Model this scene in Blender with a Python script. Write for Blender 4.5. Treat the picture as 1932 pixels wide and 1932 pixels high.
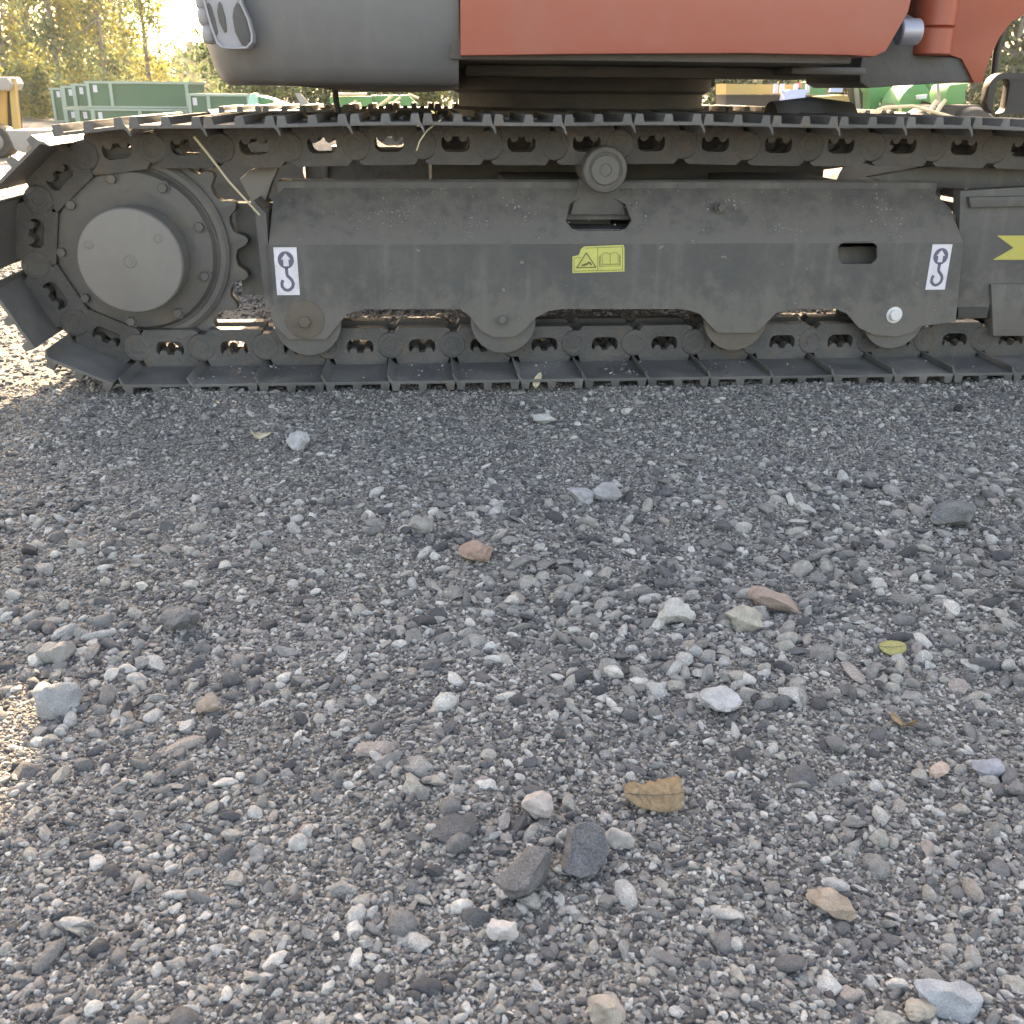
import bpy, bmesh, math, random
import numpy as np
from mathutils import Vector, Matrix, Euler
from mathutils.geometry import tessellate_polygon

random.seed(7)
RNG = np.random.default_rng(11)
scene = bpy.context.scene
for o in list(bpy.data.objects):
    bpy.data.objects.remove(o)
COL = scene.collection
R = math.radians

# ------------------------------------------------------------------ camera
CAM_H, PITCH, YAW, ROLL, FOC = 0.7205, R(22.72), R(5.0), 0.009, 1900 / 1932
fwd = Vector((math.sin(YAW) * math.cos(PITCH), math.cos(YAW) * math.cos(PITCH), -math.sin(PITCH)))
rt0 = Vector((math.cos(YAW), -math.sin(YAW), 0))
up0 = rt0.cross(fwd)
rgt = math.cos(ROLL) * rt0 + math.sin(ROLL) * up0
upv = math.cos(ROLL) * up0 - math.sin(ROLL) * rt0
cam_d = bpy.data.cameras.new('camera')
cam_d.sensor_fit = 'HORIZONTAL'
cam_d.sensor_width = 36
cam_d.lens = 36 * FOC
cam_d.clip_start, cam_d.clip_end = 0.02, 2000
cam_d.dof.use_dof = True
cam_d.dof.focus_distance = 1.7
cam_d.dof.aperture_fstop = 20
cam = bpy.data.objects.new('camera', cam_d)
COL.objects.link(cam)
cam.matrix_world = Matrix((
    (rgt.x, upv.x, -fwd.x, 0), (rgt.y, upv.y, -fwd.y, 0),
    (rgt.z, upv.z, -fwd.z, CAM_H), (0, 0, 0, 1)))
scene.camera = cam

# ------------------------------------------------------------------ world, sun, exposure
SUN_EL, SUN_AZ = R(25.5), R(-4.1)
world = bpy.data.worlds.new('World')
scene.world = world
world.use_nodes = True
wn = world.node_tree
bg = wn.nodes['Background']
sky = wn.nodes.new('ShaderNodeTexSky')
sky.sky_type = 'NISHITA'
sky.sun_disc = False
sky.sun_elevation = SUN_EL
sky.sun_rotation = SUN_AZ % (2 * math.pi)
sky.air_density, sky.dust_density, sky.ozone_density = 1.0, 3.0, 0.6
wn.links.new(sky.outputs[0], bg.inputs[0])
bg.inputs[1].default_value = 0.15
sun_d = bpy.data.lights.new('sun', 'SUN')
sun_d.energy = 5.0
sun_d.angle = R(0.5)
sun_d.color = (1.0, 0.885, 0.71)
sun = bpy.data.objects.new('sun', sun_d)
COL.objects.link(sun)
sun_dir = Vector((math.sin(SUN_AZ) * math.cos(SUN_EL), math.cos(SUN_AZ) * math.cos(SUN_EL), math.sin(SUN_EL)))
sun.rotation_euler = sun_dir.to_track_quat('Z', 'Y').to_euler()
sun.location = (0, 0, 10)
vs = scene.view_settings
vs.view_transform = 'Standard'
vs.look = 'None'
vs.gamma = 1.0
vs.use_curve_mapping = False
vs.exposure = 2.75
vs.use_white_balance = True
vs.white_balance_temperature = 9000
vs.white_balance_tint = 15
scene.render.engine = 'CYCLES'
scene.cycles.max_bounces = 6
scene.cycles.use_denoising = True

# ------------------------------------------------------------------ helpers
def ray(px, py):
    return fwd + rgt * ((px - 966) / 1932 / FOC) - upv * ((py - 966) / 1932 / FOC)

def at(px, py, Y):
    """photograph pixel (1932 wide) -> the world point on the vertical plane at depth Y"""
    d = ray(px, py)
    p = Vector((0, 0, CAM_H)) + d * (Y / d.y)
    return p

def onground(px, py, z=0.0):
    d = ray(px, py)
    return Vector((0, 0, CAM_H)) + d * ((z - CAM_H) / d.z)

def xz(pts, Y):
    return [(p.x, p.z) for p in (at(a, b, Y) for a, b in pts)]

class MB:
    """collects shapes, links them as ONE mesh object"""
    def __init__(self):
        self.v, self.f = [], []
    def add(self, vs_, fs):
        o = len(self.v)
        self.v += [tuple(v) for v in vs_]
        self.f += [tuple(i + o for i in f) for f in fs]
        return self
    def box(self, lo, hi, rot=None, piv=None):
        x0, y0, z0 = lo
        x1, y1, z1 = hi
        vs_ = [Vector(p) for p in ((x0, y0, z0), (x1, y0, z0), (x1, y1, z0), (x0, y1, z0), (x0, y0, z1), (x1, y0, z1), (x1, y1, z1), (x0, y1, z1))]
        if rot is not None:
            c = Vector(piv) if piv is not None else (vs_[0] + vs_[6]) / 2
            m = Euler(rot).to_matrix()
            vs_ = [c + m @ (v - c) for v in vs_]
        return self.add(vs_, [(3, 2, 1, 0), (4, 5, 6, 7), (0, 1, 5, 4), (1, 2, 6, 5), (2, 3, 7, 6), (3, 0, 4, 7)])
    def prism(self, poly, y0, y1, holes=(), fn=None):
        """polygon in (x,z) pushed from y0 to y1, with holes; fn maps (a, b, depth) to a point"""
        fn = fn or (lambda a, b, d: (a, d, b))
        loops = [list(poly)] + [list(h) for h in holes]
        flat = [p for l in loops for p in l]
        n = len(flat)
        tris = tessellate_polygon([[Vector((a, b, 0)) for a, b in l] for l in loops])
        vs_ = [fn(a, b, y0) for a, b in flat] + [fn(a, b, y1) for a, b in flat]
        fs = [tuple(t) for t in tris] + [tuple(i + n for i in t[::-1]) for t in tris]
        k = 0
        for l in loops:
            m = len(l)
            for i in range(m):
                a, b = k + i, k + (i + 1) % m
                fs.append((a, b, b + n, a + n))
            k += m
        return self.add(vs_, fs)
    def lathe(self, prof, c, axis='Y', seg=40):
        """prof: list of (radius, offset along axis)"""
        vs_, fs = [], []
        for r_, o_ in prof:
            for k in range(seg):
                a = 2 * math.pi * k / seg
                u, w = r_ * math.cos(a), r_ * math.sin(a)
                if axis == 'Y':
                    vs_.append((c[0] + u, c[1] + o_, c[2] + w))
                elif axis == 'Z':
                    vs_.append((c[0] + u, c[1] + w, c[2] + o_))
                else:
                    vs_.append((c[0] + o_, c[1] + u, c[2] + w))
        m = len(prof)
        for i in range(m - 1):
            for k in range(seg):
                k2 = (k + 1) % seg
                fs.append((i * seg + k, i * seg + k2, (i + 1) * seg + k2, (i + 1) * seg + k))
        fs.append(tuple(range(seg)))
        fs.append(tuple((m - 1) * seg + k for k in range(seg))[::-1])
        return self.add(vs_, fs)
    def tube(self, pts, r, seg=8, r1=None):
        pts = [Vector(p) for p in pts]
        n = len(pts)
        vs_, fs = [], []
        prev = None
        for i, p in enumerate(pts):
            t = (pts[min(i + 1, n - 1)] - pts[max(i - 1, 0)]).normalized()
            if prev is None:
                a = t.orthogonal().normalized()
            else:
                a = (prev - t * prev.dot(t)).normalized()
            prev = a
            b = t.cross(a)
            rr = r if r1 is None else r + (r1 - r) * i / max(1, n - 1)
            for k in range(seg):
                g = 2 * math.pi * k / seg
                vs_.append(p + (a * math.cos(g) + b * math.sin(g)) * rr)
        for i in range(n - 1):
            for k in range(seg):
                k2 = (k + 1) % seg
                fs.append((i * seg + k, i * seg + k2, (i + 1) * seg + k2, (i + 1) * seg + k))
        fs.append(tuple(range(seg))[::-1])
        fs.append(tuple((n - 1) * seg + k for k in range(seg)))
        return self.add(vs_, fs)
    def mesh(self, name, mat, smooth=None, bevel=0.0):
        me = bpy.data.meshes.new(name)
        me.from_pydata(self.v, [], self.f)
        bm = bmesh.new()
        bm.from_mesh(me)
        bmesh.ops.remove_doubles(bm, verts=bm.verts, dist=1e-6)
        bmesh.ops.recalc_face_normals(bm, faces=bm.faces)
        if bevel:
            ed = [e for e in bm.edges if len(e.link_faces) == 2 and e.calc_face_angle(0) > R(40)]
            bmesh.ops.bevel(bm, geom=ed, offset=bevel, segments=2, affect='EDGES', profile=0.6, clamp_overlap=True)
        bm.to_mesh(me)
        bm.free()
        if smooth is not None:
            me.shade_smooth()
            me.set_sharp_from_angle(angle=R(smooth))
        for m in (mat if isinstance(mat, (list, tuple)) else [mat]):
            me.materials.append(m)
        return me
    def build(self, name, mat, parent=None, smooth=None, bevel=0.0):
        return obj(name, self.mesh(name, mat, smooth, bevel), parent)

def obj(name, data, parent=None):
    o = bpy.data.objects.new(name, data)
    COL.objects.link(o)
    if parent is not None:
        o.parent = parent
    return o

def tag(o, label=None, cat=None, group=None, kind=None):
    if label: o['label'] = label
    if cat: o['category'] = cat
    if group: o['group'] = group
    if kind: o['kind'] = kind
    return o

def thing(name, label, cat, loc=(0, 0, 0), group=None):
    return tag(obj(name, None), label, cat, group)

def rrect(x0, z0, x1, z1, r, n=6):
    out = []
    for cx, cz, a0 in ((x1 - r, z1 - r, 0), (x0 + r, z1 - r, 90), (x0 + r, z0 + r, 180), (x1 - r, z0 + r, 270)):
        for k in range(n + 1):
            a = R(a0 + 90 * k / n)
            out.append((cx + r * math.cos(a), cz + r * math.sin(a)))
    return out

# ------------------------------------------------------------------ materials
def new_mat(name):
    m = bpy.data.materials.new(name)
    m.use_nodes = True
    nt = m.node_tree
    return m, nt, nt.nodes['Principled BSDF']

def paint(name, c, dust=(0.2, 0.19, 0.17), amount=0.35, rough=0.55, scale=6.0, metal=0.0, specks=0.0, bump=0.15, wear=None, streaks=0.0, vary=0.0, mud=None):
    """paint or steel under patchy dust, with optional pale specks of dried grit"""
    m, nt, b = new_mat(name)
    N, L = nt.nodes, nt.links
    tc0 = N.new('ShaderNodeTexCoord')
    oi = N.new('ShaderNodeObjectInfo')
    of = N.new('ShaderNodeMath'); of.operation = 'MULTIPLY'; of.inputs[1].default_value = 23.0
    L.new(oi.outputs['Random'], of.inputs[0])
    tv = N.new('ShaderNodeVectorMath'); tv.operation = 'ADD'
    L.new(tc0.outputs['Object'], tv.inputs[0]); L.new(of.outputs[0], tv.inputs[1])
    class tc: outputs = {'Object': tv.outputs[0]}
    n1 = N.new('ShaderNodeTexNoise'); n1.inputs['Scale'].default_value = scale; n1.inputs['Detail'].default_value = 7; n1.inputs['Roughness'].default_value = 0.62
    n2 = N.new('ShaderNodeTexNoise'); n2.inputs['Scale'].default_value = scale * 14; n2.inputs['Detail'].default_value = 4
    L.new(tc.outputs['Object'], n1.inputs['Vector']); L.new(tc.outputs['Object'], n2.inputs['Vector'])
    mul = N.new('ShaderNodeMath'); mul.operation = 'MULTIPLY'
    r1 = N.new('ShaderNodeMapRange'); r1.inputs[1].default_value = 0.35; r1.inputs[2].default_value = 0.7
    r2 = N.new('ShaderNodeMapRange'); r2.inputs[1].default_value = 0.25; r2.inputs[2].default_value = 0.75; r2.inputs[3].default_value = 0.45
    L.new(n1.outputs[0], r1.inputs[0]); L.new(n2.outputs[0], r2.inputs[0])
    L.new(r1.outputs[0], mul.inputs[0]); L.new(r2.outputs[0], mul.inputs[1])
    sc = N.new('ShaderNodeMath'); sc.operation = 'MULTIPLY'; sc.inputs[1].default_value = amount
    L.new(mul.outputs[0], sc.inputs[0])
    mx = N.new('ShaderNodeMix'); mx.data_type = 'RGBA'
    mx.inputs[6].default_value = (*c, 1); mx.inputs[7].default_value = (*dust, 1)
    L.new(sc.outputs[0], mx.inputs[0])
    last = mx.outputs[2]
    if streaks:
        ms = N.new('ShaderNodeMapping'); ms.inputs['Scale'].default_value = (26, 26, 2.2)
        ns = N.new('ShaderNodeTexNoise'); ns.inputs['Scale'].default_value = 1.0; ns.inputs['Detail'].default_value = 5
        L.new(tc.outputs['Object'], ms.inputs[0]); L.new(ms.outputs[0], ns.inputs['Vector'])
        rs_ = N.new('ShaderNodeMapRange'); rs_.inputs[1].default_value = 0.5; rs_.inputs[2].default_value = 0.75; rs_.inputs[4].default_value = streaks
        L.new(ns.outputs[0], rs_.inputs[0])
        gl = N.new('ShaderNodeMath'); gl.operation = 'MULTIPLY'
        L.new(rs_.outputs[0], gl.inputs[0]); L.new(r1.outputs[0], gl.inputs[1])
        m5 = N.new('ShaderNodeMix'); m5.data_type = 'RGBA'; m5.inputs[7].default_value = (*[v * 1.25 for v in dust], 1)
        L.new(gl.outputs[0], m5.inputs[0]); L.new(last, m5.inputs[6]); last = m5.outputs[2]
        # small scratches and chips down to primer
        vc = N.new('ShaderNodeTexVoronoi'); vc.inputs['Scale'].default_value = 42; vc.inputs['Randomness'].default_value = 1
        mc = N.new('ShaderNodeMapping'); mc.inputs['Scale'].default_value = (0.6, 1, 1.3); mc.inputs['Rotation'].default_value = (0.3, 0.5, 0.2)
        n6 = N.new('ShaderNodeTexNoise'); n6.inputs['Scale'].default_value = 70
        L.new(tc.outputs['Object'], n6.inputs['Vector'])
        vm6 = N.new('ShaderNodeVectorMath'); vm6.operation = 'MULTIPLY_ADD'; vm6.inputs[1].default_value = (0.03, 0.03, 0.03)
        L.new(n6.outputs['Color'], vm6.inputs[0]); L.new(tc.outputs['Object'], vm6.inputs[2])
        L.new(vm6.outputs[0], mc.inputs[0]); L.new(mc.outputs[0], vc.inputs['Vector'])
        sc6 = N.new('ShaderNodeSeparateColor'); L.new(vc.outputs['Color'], sc6.inputs[0])
        t6 = N.new('ShaderNodeMapRange'); t6.inputs[1].default_value = 0.86; t6.inputs[2].default_value = 1.0; t6.inputs[4].default_value = 0.17
        L.new(sc6.outputs[0], t6.inputs[0])
        l6 = N.new('ShaderNodeMath'); l6.operation = 'LESS_THAN'
        L.new(vc.outputs['Distance'], l6.inputs[0]); L.new(t6.outputs[0], l6.inputs[1])
        m6 = N.new('ShaderNodeMix'); m6.data_type = 'RGBA'; m6.inputs[7].default_value = (0.17, 0.14, 0.115, 1)
        L.new(l6.outputs[0], m6.inputs[0]); L.new(last, m6.inputs[6]); last = m6.outputs[2]
    if wear:
        n3 = N.new('ShaderNodeTexNoise'); n3.inputs['Scale'].default_value = scale * 2.3; n3.inputs['Detail'].default_value = 6
        mp = N.new('ShaderNodeMapping'); mp.inputs['Location'].default_value = (3.1, 1.7, 5.2)
        L.new(tc.outputs['Object'], mp.inputs[0]); L.new(mp.outputs[0], n3.inputs['Vector'])
        r3 = N.new('ShaderNodeMapRange'); r3.inputs[1].default_value = 0.56; r3.inputs[2].default_value = 0.72; r3.inputs[4].default_value = 0.7
        L.new(n3.outputs[0], r3.inputs[0])
        m3 = N.new('ShaderNodeMix'); m3.data_type = 'RGBA'; m3.inputs[7].default_value = (*wear, 1)
        L.new(r3.outputs[0], m3.inputs[0]); L.new(last, m3.inputs[6]); last = m3.outputs[2]
    if specks:
        vo = N.new('ShaderNodeTexVoronoi'); vo.inputs['Scale'].default_value = 90
        wn_ = N.new('ShaderNodeTexNoise'); wn_.inputs['Scale'].default_value = 60; wn_.inputs['Detail'].default_value = 3
        L.new(tc.outputs['Object'], wn_.inputs['Vector'])
        wv = N.new('ShaderNodeVectorMath'); wv.operation = 'MULTIPLY_ADD'; wv.inputs[1].default_value = (0.022, 0.022, 0.022)
        L.new(wn_.outputs['Color'], wv.inputs[0]); L.new(tc.outputs['Object'], wv.inputs[2]); L.new(wv.outputs[0], vo.inputs['Vector'])
        th = N.new('ShaderNodeMath'); th.operation = 'LESS_THAN'
        wr = N.new('ShaderNodeMath'); wr.operation = 'MULTIPLY'; wr.inputs[1].default_value = specks
        n4 = N.new('ShaderNodeTexNoise'); n4.inputs['Scale'].default_value = 9
        L.new(tc.outputs['Object'], n4.inputs['Vector'])
        r4 = N.new('ShaderNodeMapRange'); r4.inputs[1].default_value = 0.45; r4.inputs[2].default_value = 0.75
        L.new(n4.outputs[0], r4.inputs[0]); L.new(r4.outputs[0], wr.inputs[0])
        L.new(vo.outputs['Distance'], th.inputs[0]); L.new(wr.outputs[0], th.inputs[1])
        m4 = N.new('ShaderNodeMix'); m4.data_type = 'RGBA'; m4.inputs[7].default_value = (0.27, 0.255, 0.235, 1)
        L.new(th.outputs[0], m4.inputs[0]); L.new(last, m4.inputs[6]); last = m4.outputs[2]
    if mud:
        sx = N.new('ShaderNodeSeparateXYZ'); L.new(tc0.outputs['Object'], sx.inputs[0])
        rz = N.new('ShaderNodeMapRange'); rz.inputs[1].default_value = mud[1]; rz.inputs[2].default_value = mud[0]
        L.new(sx.outputs['Z'], rz.inputs[0])
        nm_ = N.new('ShaderNodeTexNoise'); nm_.inputs['Scale'].default_value = 22; nm_.inputs['Detail'].default_value = 8; nm_.inputs['Roughness'].default_value = 0.7
        L.new(tc0.outputs['Object'], nm_.inputs['Vector'])
        am = N.new('ShaderNodeMath'); am.operation = 'MULTIPLY_ADD'; am.inputs[1].default_value = 0.42; am.inputs[2].default_value = -0.02
        L.new(rz.outputs[0], am.inputs[0])
        sm = N.new('ShaderNodeMath'); sm.operation = 'ADD'; L.new(am.outputs[0], sm.inputs[0]); L.new(nm_.outputs[0], sm.inputs[1])
        tm = N.new('ShaderNodeMapRange'); tm.inputs[1].default_value = 0.66; tm.inputs[2].default_value = 0.86; tm.inputs[4].default_value = 0.75
        L.new(sm.outputs[0], tm.inputs[0])
        mm_ = N.new('ShaderNodeMix'); mm_.data_type = 'RGBA'; mm_.inputs[7].default_value = (0.112, 0.104, 0.094, 1)
        L.new(tm.outputs[0], mm_.inputs[0]); L.new(last, mm_.inputs[6]); last = mm_.outputs[2]
    if vary:
        vr = N.new('ShaderNodeMapRange'); vr.inputs[3].default_value = 1 - vary; vr.inputs[4].default_value = 1 + vary
        L.new(oi.outputs['Random'], vr.inputs[0])
        sv_ = N.new('ShaderNodeVectorMath'); sv_.operation = 'SCALE'
        L.new(last, sv_.inputs[0]); L.new(vr.outputs[0], sv_.inputs['Scale']); last = sv_.outputs[0]
    L.new(last, b.inputs['Base Color'])
    rr = N.new('ShaderNodeMapRange'); rr.inputs[3].default_value = rough; rr.inputs[4].default_value = min(1, rough + 0.3)
    L.new(mul.outputs[0], rr.inputs[0]); L.new(rr.outputs[0], b.inputs['Roughness'])
    b.inputs['Metallic'].default_value = metal
    if bump:
        bp = N.new('ShaderNodeBump'); bp.inputs['Strength'].default_value = bump; bp.inputs['Distance'].default_value = 0.004
        L.new(n2.outputs[0], bp.inputs['Height']); L.new(bp.outputs[0], b.inputs['Normal'])
    return m

def flat(name, c, rough=0.6, metal=0.0):
    return paint(name, c, dust=tuple(min(1, v * 1.25 + 0.02) for v in c), amount=0.4, rough=rough, metal=metal, bump=0.0, scale=9)

M = {}
M['frame'] = paint('frame_paint', (0.044, 0.0455, 0.048), (0.125, 0.119, 0.11), 0.75, 0.5, 5, bump=0.15, streaks=0.75, mud=(0.13, 0.34))
M['slope'] = paint('frame_dirty_paint', (0.048, 0.048, 0.049), (0.135, 0.126, 0.113), 0.85, 0.7, 7, specks=0.37, bump=0.4, streaks=0.6, mud=(0.36, 0.60))
M['track'] = paint('track_steel', (0.055, 0.057, 0.059), (0.15, 0.145, 0.136), 0.8, 0.5, 8, metal=0.0, bump=0.5, wear=(0.095, 0.07, 0.052), vary=0.18)
M['link'] = paint('link_steel', (0.042, 0.042, 0.043), (0.105, 0.098, 0.088), 0.85, 0.6, 10, bump=0.7, wear=(0.085, 0.062, 0.047), vary=0.2)
M['hub'] = paint('hub_paint', (0.066, 0.066, 0.068), (0.15, 0.138, 0.12), 0.75, 0.5, 6, bump=0.25, wear=(0.12, 0.095, 0.07))
M['cover'] = paint('cover_paint', (0.12, 0.118, 0.116), (0.19, 0.18, 0.163), 0.7, 0.45, 4, bump=0.05)
M['rust'] = paint('rusty_steel', (0.085, 0.07, 0.058), (0.14, 0.118, 0.096), 0.8, 0.7, 14, bump=0.3)
M['body'] = paint('body_grey_paint', (0.098, 0.105, 0.115), (0.17, 0.17, 0.172), 0.55, 0.42, 2.5, bump=0.04, streaks=0.25)
M['under'] = paint('underside_paint', (0.055, 0.055, 0.057), (0.14, 0.13, 0.116), 0.7, 0.6, 7, bump=0.3)
M['orange'] = paint('orange_paint', (0.28, 0.066, 0.043), (0.25, 0.14, 0.115), 0.45, 0.32, 2.0, bump=0.02)
M['orange2'] = paint('orange_boom_paint', (0.30, 0.06, 0.032), (0.25, 0.125, 0.095), 0.35, 0.4, 4, bump=0.04)
M['black'] = paint('black_rubber', (0.022, 0.022, 0.024), (0.08, 0.075, 0.07), 0.4, 0.5, 8)
M['chrome'] = paint('bright_rod', (0.30, 0.32, 0.40), (0.22, 0.21, 0.2), 0.5, 0.3, 8, metal=0.5, bump=0)
M['grille'] = paint('pale_plastic_and_skylight', (0.25, 0.255, 0.285), (0.2, 0.2, 0.2), 0.4, 0.35, 6, bump=0)  # rim and lens plastic; also paints the skylit inside of the recess
M['white'] = paint('decal_white', (0.58, 0.58, 0.65), (0.28, 0.27, 0.26), 0.55, 0.5, 30, bump=0)
M['ink'] = flat('decal_ink', (0.085, 0.08, 0.13), 0.5)
M['yellow'] = paint('decal_yellow', (0.46, 0.46, 0.12), (0.25, 0.24, 0.14), 0.5, 0.5, 30, bump=0)
M['yellow2'] = flat('decal_dull_yellow', (0.36, 0.33, 0.08), 0.5)
M['inky'] = flat('decal_yellow_ink', (0.09, 0.09, 0.03), 0.5)
M['bolt'] = flat('zinc_bolt', (0.55, 0.56, 0.58), 0.35, 0.3)
M['green'] = paint('green_machine_paint', (0.045, 0.21, 0.07), (0.15, 0.25, 0.13), 0.4, 0.4, 3, bump=0)
M['bin'] = paint('green_bin_paint', (0.035, 0.115, 0.062), (0.09, 0.155, 0.105), 0.6, 0.5, 1.5, bump=0)
M['binrim'] = flat('pale_green_rim', (0.25, 0.33, 0.28), 0.5)
M['teal'] = flat('teal_panel', (0.25, 0.5, 0.42), 0.4)
M['mach_yellow'] = paint('yellow_machine_paint', (0.40, 0.27, 0.08), (0.32, 0.26, 0.16), 0.5, 0.45, 4, bump=0)
M['grey_steel'] = paint('grey_steel', (0.26, 0.25, 0.24), (0.34, 0.31, 0.27), 0.5, 0.5, 5, bump=0.1)
M['cream'] = flat('cream_tube', (0.55, 0.46, 0.30), 0.5)
M['blue'] = flat('pale_blue_panel', (0.42, 0.48, 0.70), 0.35)
M['red'] = flat('red_lamp_lens', (0.55, 0.1, 0.08), 0.4)

# stones: one palette, picked per object / per instance
def stone_mat(name, fixed=None, speck=0.5, fine=7.0):
    m, nt, b = new_mat(name)
    N, L = nt.nodes, nt.links
    tc = N.new('ShaderNodeTexCoord')
    oi = N.new('ShaderNodeObjectInfo')
    if fixed is None:
        rp = N.new('ShaderNodeValToRGB')
        rp.color_ramp.interpolation = 'CONSTANT'
        pal = [(0.0, (0.062, 0.062, 0.068)), (0.09, (0.102, 0.102, 0.107)), (0.22, (0.147, 0.145, 0.145)), (0.37, (0.192, 0.186, 0.179)), (0.52, (0.243, 0.237, 0.229)),
               (0.66, (0.294, 0.282, 0.258)), (0.79, (0.266, 0.234, 0.215)), (0.825, (0.362, 0.356, 0.345)), (0.935, (0.463, 0.452, 0.429))]
        e = rp.color_ramp.elements
        e[0].position, e[0].color = pal[0][0], (*pal[0][1], 1)
        e[1].position, e[1].color = pal[1][0], (*pal[1][1], 1)
        for p_, c_ in pal[2:]:
            x = e.new(p_); x.color = (*c_, 1)
        L.new(oi.outputs['Random'], rp.inputs[0])
        base = rp.outputs[0]
    else:
        rgb = N.new('ShaderNodeRGB'); rgb.outputs[0].default_value = (*fixed, 1)
        base = rgb.outputs[0]
    off = N.new('ShaderNodeVectorMath'); off.operation = 'ADD'
    cmb = N.new('ShaderNodeCombineXYZ')
    s9 = N.new('ShaderNodeMath'); s9.operation = 'MULTIPLY'; s9.inputs[1].default_value = 37
    L.new(oi.outputs['Random'], s9.inputs[0]); L.new(s9.outputs[0], cmb.inputs[0]); L.new(s9.outputs[0], cmb.inputs[1])
    L.new(tc.outputs['Object'], off.inputs[0]); L.new(cmb.outputs[0], off.inputs[1])
    nz = N.new('ShaderNodeTexNoise'); nz.inputs['Scale'].default_value = fine; nz.inputs['Detail'].default_value = 6; nz.inputs['Roughness'].default_value = 0.75
    vz = N.new('ShaderNodeTexNoise'); vz.inputs['Scale'].default_value = 1.6; vz.inputs['Detail'].default_value = 3
    L.new(off.outputs[0], nz.inputs['Vector']); L.new(off.outputs[0], vz.inputs['Vector'])
    mr = N.new('ShaderNodeMapRange'); mr.inputs[1].default_value = 0.3; mr.inputs[2].default_value = 0.7; mr.inputs[3].default_value = 1 - speck; mr.inputs[4].default_value = 1 + speck
    L.new(nz.outputs[0], mr.inputs[0])
    m2 = N.new('ShaderNodeMapRange'); m2.inputs[1].default_value = 0.3; m2.inputs[2].default_value = 0.7; m2.inputs[3].default_value = 0.8; m2.inputs[4].default_value = 1.2
    L.new(vz.outputs[0], m2.inputs[0])
    mm = N.new('ShaderNodeMath'); mm.operation = 'MULTIPLY'
    L.new(mr.outputs[0], mm.inputs[0]); L.new(m2.outputs[0], mm.inputs[1])
    vm = N.new('ShaderNodeVectorMath'); vm.operation = 'SCALE'
    L.new(base, vm.inputs[0]); L.new(mm.outputs[0], vm.inputs['Scale'])
    L.new(vm.outputs[0], b.inputs['Base Color'])
    b.inputs['Roughness'].default_value = 0.85
    bp = N.new('ShaderNodeBump'); bp.inputs['Strength'].default_value = 0.5; bp.inputs['Distance'].default_value = 0.06
    L.new(nz.outputs[0], bp.inputs['Height']); L.new(bp.outputs[0], b.inputs['Normal'])
    return m
M['stone'] = stone_mat('gravel_stone')

def ground_mat():
    m, nt, b = new_mat('gravel_ground')
    N, L = nt.nodes, nt.links
    tc = N.new('ShaderNodeTexCoord')
    def vor(scale):
        v = N.new('ShaderNodeTexVoronoi'); v.inputs['Scale'].default_value = scale
        L.new(tc.outputs['Object'], v.inputs['Vector']); return v
    v1, v2 = vor(210), vor(95)
    rp = N.new('ShaderNodeValToRGB')
    e = rp.color_ramp.elements
    e[0].color = (0.048, 0.045, 0.042, 1); e[1].color = (0.28, 0.264, 0.234, 1)
    x = e.new(0.5); x.color = (0.105, 0.1, 0.092, 1)
    sp = N.new('ShaderNodeSeparateColor'); L.new(v1.outputs['Color'], sp.inputs[0]); L.new(sp.outputs[0], rp.inputs[0])
    big = N.new('ShaderNodeTexNoise'); big.inputs['Scale'].default_value = 2.2; big.inputs['Detail'].default_value = 5
    L.new(tc.outputs['Object'], big.inputs['Vector'])
    mr = N.new('ShaderNodeMapRange'); mr.inputs[1].default_value = 0.3; mr.inputs[2].default_value = 0.7; mr.inputs[3].default_value = 0.75; mr.inputs[4].default_value = 1.15
    L.new(big.outputs[0], mr.inputs[0])
    vm = N.new('ShaderNodeVectorMath'); vm.operation = 'SCALE'
    L.new(rp.outputs[0], vm.inputs[0]); L.new(mr.outputs[0], vm.inputs['Scale'])
    L.new(vm.outputs[0], b.inputs['Base Color'])
    b.inputs['Roughness'].default_value = 0.92
    ad = N.new('ShaderNodeMath'); ad.operation = 'ADD'
    L.new(v1.outputs['Distance'], ad.inputs[0]); L.new(v2.outputs['Distance'], ad.inputs[1])
    iv = N.new('ShaderNodeMath'); iv.operation = 'MULTIPLY'; iv.inputs[1].default_value = -1
    L.new(ad.outputs[0], iv.inputs[0])
    bp = N.new('ShaderNodeBump'); bp.inputs['Strength'].default_value = 0.8; bp.inputs['Distance'].default_value = 0.004
    L.new(iv.outputs[0], bp.inputs['Height']); L.new(bp.outputs[0], b.inputs['Normal'])
    return m
M['ground'] = ground_mat()

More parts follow.
